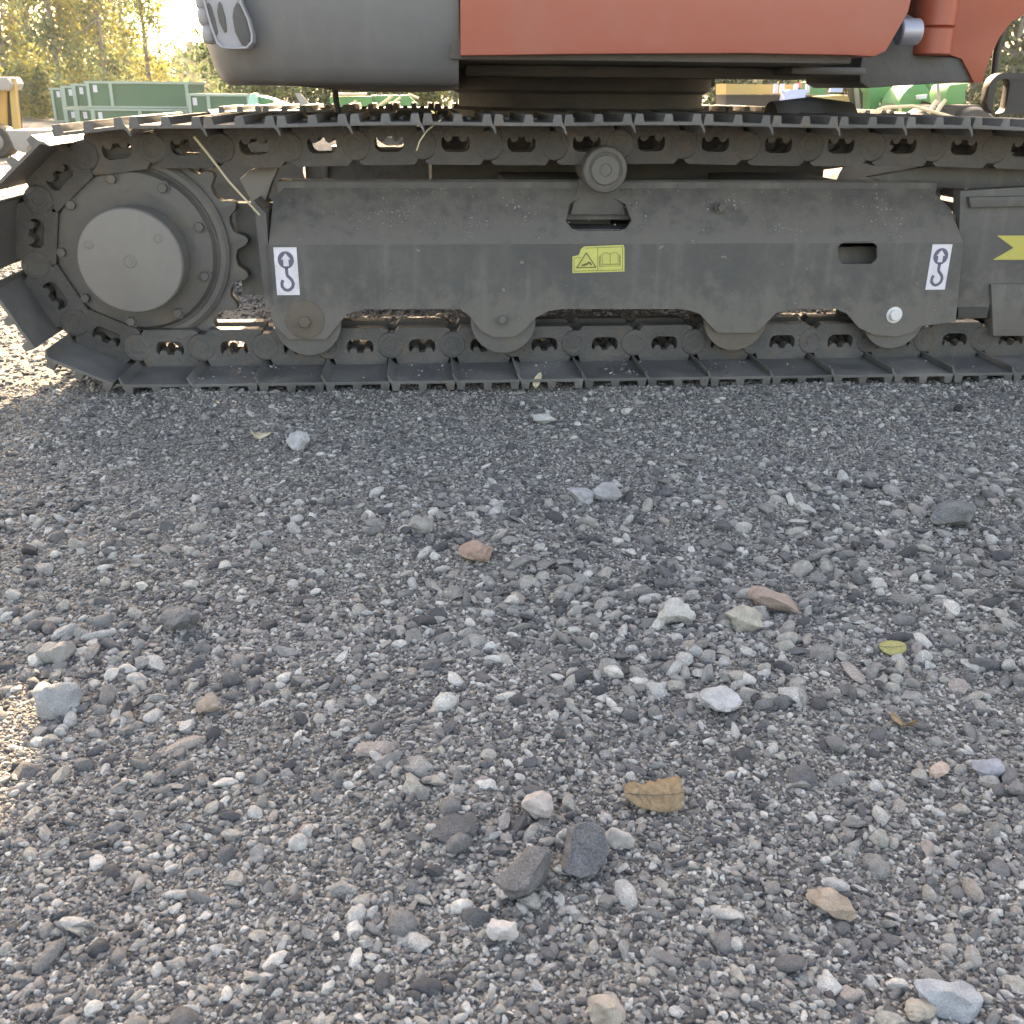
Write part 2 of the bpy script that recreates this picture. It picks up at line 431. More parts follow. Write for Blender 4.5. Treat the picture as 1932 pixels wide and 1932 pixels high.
def leaf_mat(name, cols, trans=0.55, spots=0.0):
    m, nt, b = new_mat(name)
    N, L = nt.nodes, nt.links
    out = [n for n in N if n.type == 'OUTPUT_MATERIAL'][0]
    geo = N.new('ShaderNodeNewGeometry')
    rp = N.new('ShaderNodeValToRGB')
    e = rp.color_ramp.elements
    e[0].color = (*cols[0], 1); e[1].color = (*cols[-1], 1)
    for i, c in enumerate(cols[1:-1]):
        x = e.new((i + 1) / (len(cols) - 1)); x.color = (*c, 1)
    L.new(geo.outputs['Random Per Island'], rp.inputs[0])
    src = rp.outputs[0]
    if spots:
        tc = N.new('ShaderNodeTexCoord'); nz = N.new('ShaderNodeTexNoise'); nz.inputs['Scale'].default_value = 5; nz.inputs['Detail'].default_value = 8; nz.inputs['Roughness'].default_value = 0.7
        L.new(tc.outputs['Object'], nz.inputs['Vector'])
        mr = N.new('ShaderNodeMapRange'); mr.inputs[1].default_value = 0.35; mr.inputs[2].default_value = 0.7; mr.inputs[3].default_value = 1.15; mr.inputs[4].default_value = 1 - spots
        L.new(nz.outputs[0], mr.inputs[0])
        vm = N.new('ShaderNodeVectorMath'); vm.operation = 'SCALE'
        L.new(src, vm.inputs[0]); L.new(mr.outputs[0], vm.inputs['Scale']); src = vm.outputs[0]
    L.new(src, b.inputs['Base Color'])
    b.inputs['Roughness'].default_value = 0.6
    tr = N.new('ShaderNodeBsdfTranslucent')
    L.new(src, tr.inputs[0])
    mx = N.new('ShaderNodeMixShader'); mx.inputs[0].default_value = trans
    L.new(b.outputs[0], mx.inputs[1]); L.new(tr.outputs[0], mx.inputs[2]); L.new(mx.outputs[0], out.inputs[0])
    return m
M['birch_leaf'] = leaf_mat('birch_leaves', [(0.05, 0.09, 0.05), (0.10, 0.145, 0.068), (0.165, 0.195, 0.08), (0.075, 0.12, 0.068)])
M['birch_gold'] = leaf_mat('birch_gold_leaves', [(0.19, 0.185, 0.05), (0.25, 0.23, 0.055), (0.13, 0.15, 0.06)])
M['dark_leaf'] = leaf_mat('dark_leaves', [(0.02, 0.04, 0.02), (0.05, 0.08, 0.03), (0.08, 0.10, 0.04)], 0.3)
M['bark'] = paint('birch_bark', (0.16, 0.15, 0.14), (0.4, 0.38, 0.35), 0.6, 0.8, 3)
M['dry_leaf'] = leaf_mat('dry_leaf', [(0.28, 0.19, 0.105), (0.31, 0.215, 0.12)], 0.25, 0.55)
M['yellow_leaf'] = leaf_mat('yellow_leaf', [(0.33, 0.31, 0.12), (0.36, 0.33, 0.13)], 0.25, 0.35)
M['straw'] = flat('dry_straw', (0.40, 0.35, 0.24), 0.7)

# ------------------------------------------------------------------ ground
def gh(x, y):
    """height of the yard surface"""
    x = np.asarray(x, float); y = np.asarray(y, float)
    h = 0.0045 * np.sin(5.1 * x + 1.3 * y + 0.4) + 0.004 * np.sin(2.3 * x - 6.7 * y + 1.9) + 0.003 * np.sin(11.3 * x + 8.1 * y) + 0.0022 * np.sin(-17 * x + 13 * y + 2.2) + 0.0015 * np.sin(29 * x + 23 * y) + 0.0012 * np.sin(41 * x - 37 * y + 1.0)
    fade = np.clip((2.60 - y) / 0.07, 0, 1) * np.clip((12 - np.hypot(x, y)) / 6, 0, 1)
    ruts = 0.007 * np.exp(-((y - 2.525) / 0.022) ** 2) * np.clip(0.5 + 0.9 * np.sin(19 * x + 1) * np.sin(7.3 * x), 0, 1.4) + 0.012 * np.exp(-((y - 1.62 - 0.08 * x) / 0.14) ** 2) - 0.008 * np.exp(-((y - 2.2) / 0.2) ** 2)
    return (h + ruts * np.clip((3.5 - np.abs(x)) / 1, 0, 1)) * fade - 0.002

gx = np.concatenate([-np.geomspace(260, 1.7, 30), np.linspace(-1.65, 1.65, 300), np.geomspace(1.7, 260, 30)])
gy = np.concatenate([np.array([-60, -20, -6, -2, -0.8]), np.linspace(0, 3.0, 260), np.geomspace(3.05, 420, 46)])
GX, GY = np.meshgrid(gx, gy)
GZ = gh(GX, GY)
verts = np.stack([GX, GY, GZ], -1).reshape(-1, 3)
nx, ny = len(gx), len(gy)
idx = np.arange(nx * ny).reshape(ny, nx)
quads = np.stack([idx[:-1, :-1], idx[:-1, 1:], idx[1:, 1:], idx[1:, :-1]], -1).reshape(-1, 4)
gme = bpy.data.meshes.new('ground')
gme.vertices.add(len(verts)); gme.vertices.foreach_set('co', verts.ravel())
gme.loops.add(quads.size); gme.loops.foreach_set('vertex_index', quads.ravel())
gme.polygons.add(len(quads)); gme.polygons.foreach_set('loop_start', np.arange(0, quads.size, 4))
gme.update(calc_edges=True)
gme.shade_smooth()
gme.materials.append(M['ground'])
ground = tag(obj('ground', gme), 'grey gravel yard surface under and around the excavator', kind='structure')

# ------------------------------------------------------------------ stones
def stone_mesh(name, seed, sub, mat, flat_z=0.75, planes=7, cut=(0.62, 0.9), noise=0.1, stretch=0.25, sharp=30):
    rs = np.random.default_rng(seed)
    bm = bmesh.new()
    bmesh.ops.create_icosphere(bm, subdivisions=sub, radius=1.0)
    co = np.array([v.co[:] for v in bm.verts])
    for _ in range(planes):
        n = rs.normal(size=3); n /= np.linalg.norm(n)
        d = rs.uniform(*cut)
        k = co @ n
        co = co - np.outer(np.maximum(k - d, 0) * 0.95, n)
    ph = rs.uniform(0, 6.28, (4, 3)); fr = rs.normal(size=(4, 3)) * 2.2
    for i in range(4):
        co = co * (1 + noise * 0.5 * np.sin(co @ fr[i] + ph[i, 0])[:, None])
    fr2 = rs.normal(size=(5, 3)) * 6.5
    for i in range(5):
        co = co * (1 + noise * 0.16 * np.sin(co @ fr2[i] + ph[i % 4, 1])[:, None])
    co = co * (1 + rs.normal(size=(len(co), 1)) * noise * 0.10)
    co = co * np.array([1 + rs.uniform(0, stretch), 1 - rs.uniform(0, stretch), flat_z])
    for v, c in zip(bm.verts, co):
        v.co = c
    me = bpy.data.meshes.new(name)
    bm.to_mesh(me); bm.free()
    me.shade_smooth()
    me.set_sharp_from_angle(angle=R(sharp))
    me.materials.append(mat)
    return me

# gravel: one countless mass, instanced on points
protos = bpy.data.collections.new('gravel_sources')
for i in range(16):
    rounded = i % 4 == 1
    me = stone_mesh('pebble', 100 + i, 2, M['stone'], 0.72 if i % 3 else 0.55, 4 if rounded else 8, (0.7, 0.95) if rounded else (0.5, 0.85), 0.12, 0.35, 180 if rounded else 35)
    protos.objects.link(bpy.data.objects.new('pebble', me))

def patchy(x, y, k):
    return 0.5 + 0.5 * np.sin(3.1 * x + k) * np.sin(2.7 * y + 1.7 * k + 0.8 * np.sin(2 * x)) + 0.25 * np.sin(9 * x + 5 * y + k)

def scatter(n, x0, x1, y0, y1, s0, s1, power, embed, k, patch=0.0, wide=0.0):
    y = RNG.uniform(y0, y1, n)
    half = RNG.uniform(-1, 1, n)
    xc = 0.03 + y * 0.06
    x = xc + half * (wide + y * 0.62) if wide else RNG.uniform(x0, x1, n)
    u = RNG.uniform(0, 1, n)
    a = 1 - power
    s = (s0 ** a + u * (s1 ** a - s0 ** a)) ** (1 / a)
    if patch:
        keep = RNG.uniform(0, 1, n) < (1 - patch) + patch * np.clip(patchy(x, y, k), 0, 1.3)
        x, y, s = x[keep], y[keep], s[keep]
    z = gh(x, y) + s * (0.5 - embed)
    return x, y, z, s
sets = [
    scatter(125000, 0, 0, 0.40, 1.25, 0.0013, 0.0036, 1.7, 0.35, 1, 0.45, 0.22),
    scatter(20000, 0, 0, 0.40, 1.35, 0.0034, 0.0068, 2.6, 0.3, 2, 0.5, 0.22),
    scatter(125000, 0, 0, 1.2, 2.66, 0.0017, 0.0040, 1.9, 0.4, 3, 0.4, 0.25),
    scatter(15000, 0, 0, 1.2, 2.64, 0.0040, 0.0085, 2.7, 0.35, 4, 0.75, 0.25),
    scatter(1900, 0, 0, 0.40, 1.9, 0.0068, 0.014, 2.8, 0.3, 5, 0.6, 0.22),
    scatter(1500, 0, 0, 1.05, 1.8, 0.009, 0.018, 2.4, 0.28, 6, 0.8, 0.22),
    scatter(4200, 0, 0, 1.7, 2.52, 0.004, 0.0105, 2.3, 0.3, 12, 0.7, 0.25),
    scatter(36000, -2.6, 2.4, 2.6, 5.2, 0.004, 0.012, 2.2, 0.4, 7, 0.3),
    scatter(30000, -3.2, -0.95, 1.6, 5.5, 0.002, 0.006, 2.4, 0.5, 8, 0.3),
    scatter(2500, -4.5, -1.2, 2, 10, 0.006, 0.016, 2.4, 0.5, 9, 0.3),
    scatter(150, -0.9, 1.75, 2.46, 2.545, 0.004, 0.011, 2.2, 0.35, 10, 0.5),
]
def grit(n, x0, x1, y0, y1, zf, s0, s1):
    c = RNG.uniform(x0, x1, max(3, n // 18))
    x = np.clip(RNG.choice(c, n) + RNG.normal(0, 0.035, n), x0, x1)
    y = RNG.uniform(y0, y1, n)
    sz = s0 + (s1 - s0) * RNG.uniform(0, 1, n) ** 3
    return x, y, zf(y) + sz * 0.3, sz
def outside(t):
    x, y, z, s = t
    k = np.abs(x - 0.03 - y * 0.06) > (0.2 + y * 0.6)
    return x[k], y[k], z[k], s[k]
sets.append(outside(scatter(120000, -2.2, 2.9, 0.1, 2.64, 0.0025, 0.0065, 2.3, 0.5, 13, 0.3)))
sets.append(outside(scatter(2500, -2.2, 2.9, 0.1, 2.5, 0.007, 0.016, 2.6, 0.3, 14, 0.5)))
sets.append(grit(420, -0.62, 1.85, 2.57, 2.72, lambda y: 0.0265 + 0 * y, 0.0010, 0.0042))
sets.append(grit(300, -0.40, 1.40, 2.675, 2.775, lambda y: 0.352 + (y - 2.672) * 1.3043, 0.0007, 0.0026))
px_, py_, pz_, ps_ = [np.concatenate([s[i] for s in sets]) for i in range(4)]
npts = len(px_)
pm = bpy.data.meshes.new('gravel')
pm.vertices.add(npts)
pm.vertices.foreach_set('co', np.stack([px_, py_, pz_], -1).ravel())
a_s = pm.attributes.new('siz', 'FLOAT_VECTOR', 'POINT')
sv = ps_[:, None] * RNG.uniform(0.75, 1.25, (npts, 3)) * np.array([1, 1, 0.9])
a_s.data.foreach_set('vector', sv.ravel())
a_r = pm.attributes.new('rot', 'FLOAT_VECTOR', 'POINT')
rv = np.stack([RNG.normal(0, 0.35, npts), RNG.normal(0, 0.35, npts), RNG.uniform(0, 6.283, npts)], -1)
a_r.data.foreach_set('vector', rv.ravel())
a_i = pm.attributes.new('pick', 'INT', 'POINT')
a_i.data.foreach_set('value', RNG.integers(0, 16, npts).astype(np.int32))
gravel = tag(obj('gravel', pm), 'loose grey gravel and grit spread over the yard', kind='stuff')
ng = bpy.data.node_groups.new('gravel', 'GeometryNodeTree')
ng.interface.new_socket('Geometry', in_out='INPUT', socket_type='NodeSocketGeometry')
ng.interface.new_socket('Geometry', in_out='OUTPUT', socket_type='NodeSocketGeometry')
N, L = ng.nodes, ng.links
gi, go = N.new('NodeGroupInput'), N.new('NodeGroupOutput')
ci = N.new('GeometryNodeCollectionInfo'); ci.inputs['Collection'].default_value = protos
ci.inputs['Separate Children'].default_value = True; ci.inputs['Reset Children'].default_value = True
ip = N.new('GeometryNodeInstanceOnPoints'); ip.inputs['Pick Instance'].default_value = True
def named(n, t):
    a = N.new('GeometryNodeInputNamedAttribute'); a.data_type = t; a.inputs[0].default_value = n; return a
L.new(gi.outputs[0], ip.inputs['Points']); L.new(ci.outputs[0], ip.inputs['Instance'])
L.new(named('pick', 'INT').outputs[0], ip.inputs['Instance Index'])
er = N.new('FunctionNodeEulerToRotation'); L.new(named('rot', 'FLOAT_VECTOR').outputs[0], er.inputs[0])
L.new(er.outputs[0], ip.inputs['Rotation'])
L.new(named('siz', 'FLOAT_VECTOR').outputs[0], ip.inputs['Scale'])
L.new(ip.outputs[0], go.inputs[0])
md = gravel.modifiers.new('gravel', 'NODES'); md.node_group = ng

# larger stones set in the yard surface: parts of the ground
big_meshes = [stone_mesh('stone', 300 + i, 3, M['stone'], (0.6, 0.75, 0.5)[i % 3], 10 if i % 4 else 6, (0.45, 0.8), 0.12, 0.3, 24 if i % 4 else 45) for i in range(14)]
taken = []
def free(x, y, r):
    return all((x - a) ** 2 + (y - b) ** 2 > (0.75 * (r + c)) ** 2 for a, b, c in taken)

# stones that stand out in the photograph: (px, py of the centre, px wide, px high, colour, label, angular, flatness)
SP = [
 (1268, 1160, 76, 60, (0.42, 0.41, 0.39), 'largest pale rounded stone, in the middle of the yard right of centre', 0, .8),
 (1457, 1124, 90, 56, (0.31, 0.235, 0.20), 'pinkish flat-topped stone just right of the largest pale stone', 1, .6),
 (1352, 1324, 82, 44, (0.40, 0.40, 0.41), 'pale crusted stone standing alone above the dry leaf', 0, .62),
 (900, 1051, 62, 38, (0.31, 0.215, 0.175), 'rounded orange-pink stone in the middle of the yard', 0, .75),
 (795, 1004, 42, 34, (0.27, 0.26, 0.25), 'round grey stone up left of the orange-pink stone', 0, .85),
 (105, 1318, 74, 52, (0.27, 0.28, 0.29), 'grey slab-sided stone near the left edge of the yard', 1, .7),
 (397, 1331, 52, 56, (0.36, 0.28, 0.23), 'beige-pink block stone standing upright on the left', 1, 1.1),
 (1103, 1612, 92, 78, (0.12, 0.12, 0.13), 'dark speckled boulder touching its jagged dark neighbour below the dry leaf', 1, .75),
 (1000, 1648, 88, 76, (0.115, 0.115, 0.12), 'jagged dark stone left of the dark speckled boulder', 1, .65),
 (853, 1563, 88, 80, (0.085, 0.085, 0.09), 'flat dark stone with its top nearly level with the gravel', 1, .4),
 (1013, 1531, 62, 46, (0.40, 0.36, 0.34), 'pale lumpy stone left of the dry leaf', 0, .75),
 (1163, 1580, 62, 58, (0.39, 0.375, 0.36), 'pale stone just below the left end of the dry leaf', 0, .75),
 (948, 1755, 56, 50, (0.46, 0.44, 0.43), 'whitest stone, below the jagged dark stone', 0, .8),
 (112, 1222, 72, 52, (0.27, 0.265, 0.25), 'grey rounded stone beside the sunlit patch at the left edge', 0, .75),
 (345, 1166, 72, 66, (0.14, 0.14, 0.145), 'dark upright lump of stone on the left', 1, 1.0),
 (1800, 985, 84, 44, (0.15, 0.155, 0.16), 'dark flat slab near the right edge of the yard', 1, .45),
 (1793, 1866, 112, 84, (0.30, 0.32, 0.345), 'large pale blue-grey slab at the bottom right', 1, .55),
 (1732, 1897, 60, 42, (0.36, 0.32, 0.27), 'two-tone pebble below the large blue-grey slab', 0, .7),
 (1143, 1906, 62, 52, (0.33, 0.29, 0.25), 'beige block stone at the bottom edge', 1, .8),
 (1570, 1701, 80, 28, (0.31, 0.25, 0.20), 'flat tan stone in the lower right of the yard', 1, .5),
 (1770, 1446, 56, 24, (0.44, 0.33, 0.28), 'pale pink flat stone on the right', 1, .55),
 (1860, 1446, 54, 28, (0.28, 0.29, 0.33), 'blue-grey oval stone right of the pink flat stone', 0, .6),
 (1405, 1168, 60, 42, (0.36, 0.34, 0.29), 'cream stone tucked below the pinkish flat-topped stone', 0, .75),
 (1146, 931, 50, 42, (0.33, 0.33, 0.345), 'pale three-cornered stone nearer the track', 1, .9),
 (1095, 934, 46, 30, (0.32, 0.32, 0.33), 'pale grey stone left of the three-cornered stone', 1, .7),
 (1024, 783, 46, 17, (0.44, 0.44, 0.42), 'flat white stone close to the track shoes', 0, .5),
 (565, 841, 42, 28, (0.36, 0.36, 0.37), 'round pale stone left of centre near the track', 0, .85),
]
for i, (px, py, w, h, c, lab, ang, fl) in enumerate(SP):
    p = onground(px, py + h * 0.25)
    dist = (p - Vector((0, 0, CAM_H))).dot(fwd)
    r = 0.57 * w * dist / 1900
    m = stone_mat('stone_colour', c, 0.75 if max(c) < 0.2 else 0.4, 16.0)
    me = stone_mesh('loose_stone', 700 + i, 4, m, fl, 11 if ang else 9, (0.45, 0.78) if ang else (0.62, 0.9), 0.16, 0.12, 24 if ang else 40)
    o = obj('loose_stone', me)
    z0 = min(v.co.z for v in me.vertices)
    sx = max(abs(v.co.x) for v in me.vertices)
    s = r / sx
    o.scale = (s, s, s)
    o.rotation_euler = (0, 0, random.uniform(-0.5, 0.5))
    o.location = (p.x, p.y, float(gh(p.x, p.y)) - z0 * s * 0.78)
    tag(o, lab, 'stone', 'stones lying loose on the gravel yard')
    taken.append((p.x, p.y, r))

cand = [(q.x, q.y, sz) for q, sz in ((onground(a_, b_), c_) for a_, b_, c_ in ((437, 741, .017), (457, 743, .013), (520, 741, .013), (345, 815, .014), (372, 828, .016), (455, 812, .013), (655, 846, .017), (1130, 770, .016),
    (1152, 762, .018), (1180, 770, .020), (1205, 758, .014), (1110, 820, .014), (1300, 862, .019), (1590, 900, .017), (1660, 762, .013), (1690, 775, .015), (1750, 955, .015), (60, 1050, .022), (150, 1045, .017), (320, 1010, .019), (470, 985, .016),
    (1300, 905, .012), (1250, 910, .015), (700, 905, .013), (900, 830, .012), (1440, 965, .014), (1560, 1060, .016), (1640, 900, .014)))]
for _ in range(4000):
    u = random.random()
    y = random.uniform(0.5, 2.45)
    x = 0.03 + y * 0.06 + random.uniform(-1, 1) * (0.16 + y * 0.56)
    band = math.exp(-((y - 1.35) / 0.3) ** 2)
    near = math.exp(-((y - 0.65) / 0.2) ** 2)
    if random.random() > 0.25 + 0.9 * band + 0.55 * near:
        continue
    s = random.choice((0.0085, 0.009, 0.010, 0.010, 0.011, 0.012, 0.013, 0.015, 0.018)) * (0.62 if y < 0.85 else 1.0 if y < 1.7 else 0.8)
    cand.append((x, y, s))
n = 0
for x, y, s in cand:
    if n >= 272:
        break
    if not free(x, y, s):
        continue
    taken.append((x, y, s))
    o = obj('stone', big_meshes[n % 14], ground)
    o.location = (x, y, float(gh(x, y)) + s * 0.12)
    o.rotation_euler = (random.gauss(0, 0.3), random.gauss(0, 0.3), random.uniform(0, 6.28))
    o.scale = (s * random.uniform(0.8, 1.3), s * random.uniform(0.75, 1.1), s * random.uniform(0.75, 1.1))
    n += 1

# ------------------------------------------------------------------ excavator: crawler tracks
P = 0.17                                    # track pitch
YC = 2.787                                  # middle of the near track
EX = thing('excavator', 'orange and dark grey tracked excavator parked on the gravel', 'excavator')
SPX, SPZ, RP = -0.745, 0.328, 0.251
IDX = 1.995

def track_path():
    pts = []
    for k in range(200):
        pts.append((SPX + (IDX - SPX) * k / 200, SPZ - RP))
    for k in range(120):
        a = -math.pi / 2 + math.pi * k / 120
        pts.append((IDX + RP * math.cos(a), SPZ + RP * math.sin(a)))
    for k in range(300):
        t = k / 300
        x = IDX + (SPX - IDX) * t
        bump = 0.017 * math.sin(math.pi * t) ** 0.8 - 0.004 * math.sin(2 * math.pi * t * 2) ** 2
        pts.append((x, SPZ + RP + bump))
    for k in range(120):
        a = math.pi / 2 + math.pi * k / 120
        pts.append((SPX + RP * math.cos(a), SPZ + RP * math.sin(a)))
    return pts
path = [Vector((a, b)) for a, b in track_path()]
cum = [0.0]
for i in range(len(path)):
    cum.append(cum[-1] + (path[(i + 1) % len(path)] - path[i]).length)
total = cum[-1]
NL = round(total / P)
PE = total / NL
def along(s):
    s %= total
    lo, hi = 0, len(path)
    while hi - lo > 1:
        m_ = (lo + hi) // 2
        if cum[m_] <= s: lo = m_
        else: hi = m_
    t = (s - cum[lo]) / max(1e-9, cum[lo + 1] - cum[lo])
    return path[lo].lerp(path[(lo + 1) % len(path)], t)

def shoe_mesh():
    W = 0.246
    o_, i_ = 0.059, 0.051
    g = 0.018
    hp = P / 2
    def gr(u, wb=0.012, wt=0.0085):
        return [(u + wb, o_), (u + wt, o_ + g), (u - wt, o_ + g), (u - wb, o_)]
    outer = [(hp - 0.002, i_), (hp - 0.002, o_)] + gr(0.071) + gr(0.0) + gr(-0.069)
    outer += [(-0.0825, o_ - 0.002), (-0.0875, o_ - 0.009), (-0.090, o_ - 0.019)]
    outer += [(-0.092, o_ - 0.024), (-0.088, o_ - 0.026), (-0.082, i_ - 0.005), (-0.076, i_)]
    mb = MB()
    mb.prism(outer, -W, W)                  # (u, n) profile across the width
    for s in (-1, 1):                       # bolt heads on the outside
        for u in (-0.034, 0.036):
            for w in (-0.055, 0.055):
                mb.lathe([(0.010, 0), (0.010, 0.007)], (u, w + 0.0 * s, o_), 'Z', 6) if s > 0 else None
    return mb.mesh('track_shoe', M['track'], 30, 0.0012)

def link_mesh():
    mb = MB()
    outer = []
    hp = P / 2
    for k in range(15):                     # boss end
        a = R(70 + 220 * k / 14)
        outer.append((-hp + 0.036 * math.cos(a), 0.036 * math.sin(a)))
    outer += [(-0.062, -0.048), (0.066, -0.048), (0.076, -0.042)]
    for k in range(9):                      # hollow that takes the next link's boss
        a = R(258 - 152 * k / 8)
        outer.append((hp + 0.0385 * math.cos(a), 0.0385 * math.sin(a)))
    outer += [(0.068, 0.0508), (-0.066, 0.0508)]
    hole = [(-0.036, 0.012)]
    for k in range(7):
        a = R(180 + 90 * k / 6)
        hole.append((-0.018 + 0.018 * math.cos(a), 0.0 + 0.017 * math.sin(a)))
    for k in range(7):
        a = R(270 + 90 * k / 6)
        hole.append((0.018 + 0.018 * math.cos(a), 0.0 + 0.017 * math.sin(a)))
    hole += [(0.036, 0.012), (0.030, 0.020)]
    for k in range(7):
        a = R(0 + 180 * k / 6)
        hole.append((0.019 + 0.011 * math.cos(a), 0.020 - 0.013 * math.sin(a)))
    for k in range(7):
        a = R(0 + 180 * k / 6)
        hole.append((-0.019 + 0.011 * math.cos(a), 0.020 - 0.013 * math.sin(a)))
    fn = lambda a, b, d: (a, d, b)
    for s in (1, -1):
        mb.prism(outer, s * 0.030, s * 0.066, [hole], fn)
        mb.lathe([(0.035, 0), (0.033, 0.0015), (0.023, 0.002), (0.021, 0.0008), (0.014, 0.0008), (0.013, 0.002)] if s > 0 else [(0.036, 0), (0.036, -0.004)], (-hp, s * 0.066, 0), 'Y', 20)
    mb.lathe([(0.024, -0.031), (0.024, 0.031)], (-hp, 0, 0), 'Y', 16)
    return mb.mesh('track_link', M['link'], 30)

SHOE, LINK = shoe_mesh(), link_mesh()
def lay_track(yc, phase):
    tr = obj('crawler_track', None, EX)
    for k in range(NL):
        a, b = along(k * PE + phase), along((k + 1) * PE + phase)
        t = (b - a).normalized()
        n_ = Vector((t.y, -t.x))
        c = (a + b) / 2
        mtx = Matrix(((t.x, 0, n_.x, c.x), (0, -1, 0, yc), (t.y, 0, n_.y, c.y), (0, 0, 0, 1)))
        for nm, me in (('track_shoe', SHOE), ('track_link', LINK)):
            o = obj(nm, me, tr)
            o.matrix_world = mtx
    return tr
lay_track(YC, (at(612, 730, 2.541).x - SPX) % PE)
FAR = 1.75
lay_track(YC + FAR, 0.09)

def sprocket(yc, near):
    sp = MB()
    prof = []
    nt_ = 19
    for k in range(nt_ * 8):
        a = 2 * math.pi * k / (nt_ * 8)
        ph = (k % 8) / 8
        r_ = 0.256 + 0.030 * max(0, math.sin(2 * math.pi * ph)) ** 0.8 - 0.006 * max(0, -math.sin(2 * math.pi * ph))
        prof.append((SPX + r_ * math.cos(a), SPZ + r_ * math.sin(a)))
    sp.prism(prof, yc - 0.022, yc + 0.022)
    s = sp.build('sprocket', M['hub'], EX, 40, 0.002)
    rg = MB()
    f = -1 if near else 1
    rg.lathe([(0.05, 0.0), (0.236, 0.0), (0.236, f * 0.012), (0.226, f * 0.018), (0.214, f * 0.018), (0.208, f * 0.012), (0.206, f * 0.012), (0.196, f * 0.030), (0.165, f * 0.036), (0.15, f * 0.036), (0.12, f * 0.03)], (SPX, yc + f * 0.0225, SPZ), 'Y', 72)
    rg.build('hub_ring', M['hub'], s, 30)
    if near:
        cv = MB()
        cv.lathe([(0.130, 0.0), (0.130, -0.075), (0.1265, -0.080), (0.12, -0.0815), (0.0, -0.0815)][:4] + [(0.004, -0.0815)], (SPX + 0.008, yc - 0.06, SPZ - 0.012), 'Y', 72)
        cv.build('hub_cover', M['cover'], s, 30)
        yf = yc - 0.06 - 0.0815
        for dx, dz, r_ in ((0, 0, 0.017), (-0.094, 0.042, 0.012), (0.076, 0.056, 0.012)):
            b = MB()
            b.lathe([(r_, 0), (r_, -0.0015), (r_ - 0.002, -0.002), (r_ - 0.0035, 0.0), (r_ * 0.45, 0.0), (r_ * 0.4, -0.0015)], (SPX + 0.008 + dx, yf + 0.0005, SPZ - 0.012 + dz), 'Y', 24)
            b.build('cover_bolt', M['cover'], s, 30)
        for k in range(9):
            a = R(20 + 40 * k)
            b = MB()
            b.lathe([(0.019, 0), (0.019, -0.004), (0.0125, -0.004), (0.0125, -0.014), (0.011, -0.0155)], (SPX + 0.182 * math.cos(a), yc - 0.0225 - 0.031, SPZ + 0.182 * math.sin(a)), 'Y', 6)
            b.build('ring_bolt', M['hub'], s, 30)
    return s
sprocket(YC, True)
sprocket(YC + FAR, False)

def roller(x, z, yc, rust):
    mb = MB()
    mb.lathe([(0.03, -0.105), (0.052, -0.105), (0.087, -0.102), (0.088, -0.089), (0.084, -0.087), (0.048, -0.085), (0.048, -0.045), (0.062, -0.03), (0.062, 0.03), (0.048, 0.045), (0.048, 0.085), (0.087, 0.089), (0.087, 0.105), (0.03, 0.107)], (x, yc, z), 'Y', 44)
    return mb.build('bottom_roller', M['rust'] if rust else M['hub'], EX, 30)
RX = [at(580, 610, 2.68).x, at(950, 605, 2.68).x, at(1390, 600, 2.68).x, at(1690, 595, 2.68).x]
for yy in (YC, YC + FAR):
    for i, x in enumerate(RX):
        roller(x, 0.149, yy, i in (2,))

def idler(yc):
    mb = MB()
    mb.lathe([(0.05, -0.05), (0.17, -0.05), (0.192, -0.04), (0.192, 0.04), (0.17, 0.05), (0.05, 0.05)], (IDX, yc, SPZ), 'Y', 48)
    mb.build('idler_wheel', M['hub'], EX, 30)
idler(YC); idler(YC + FAR)

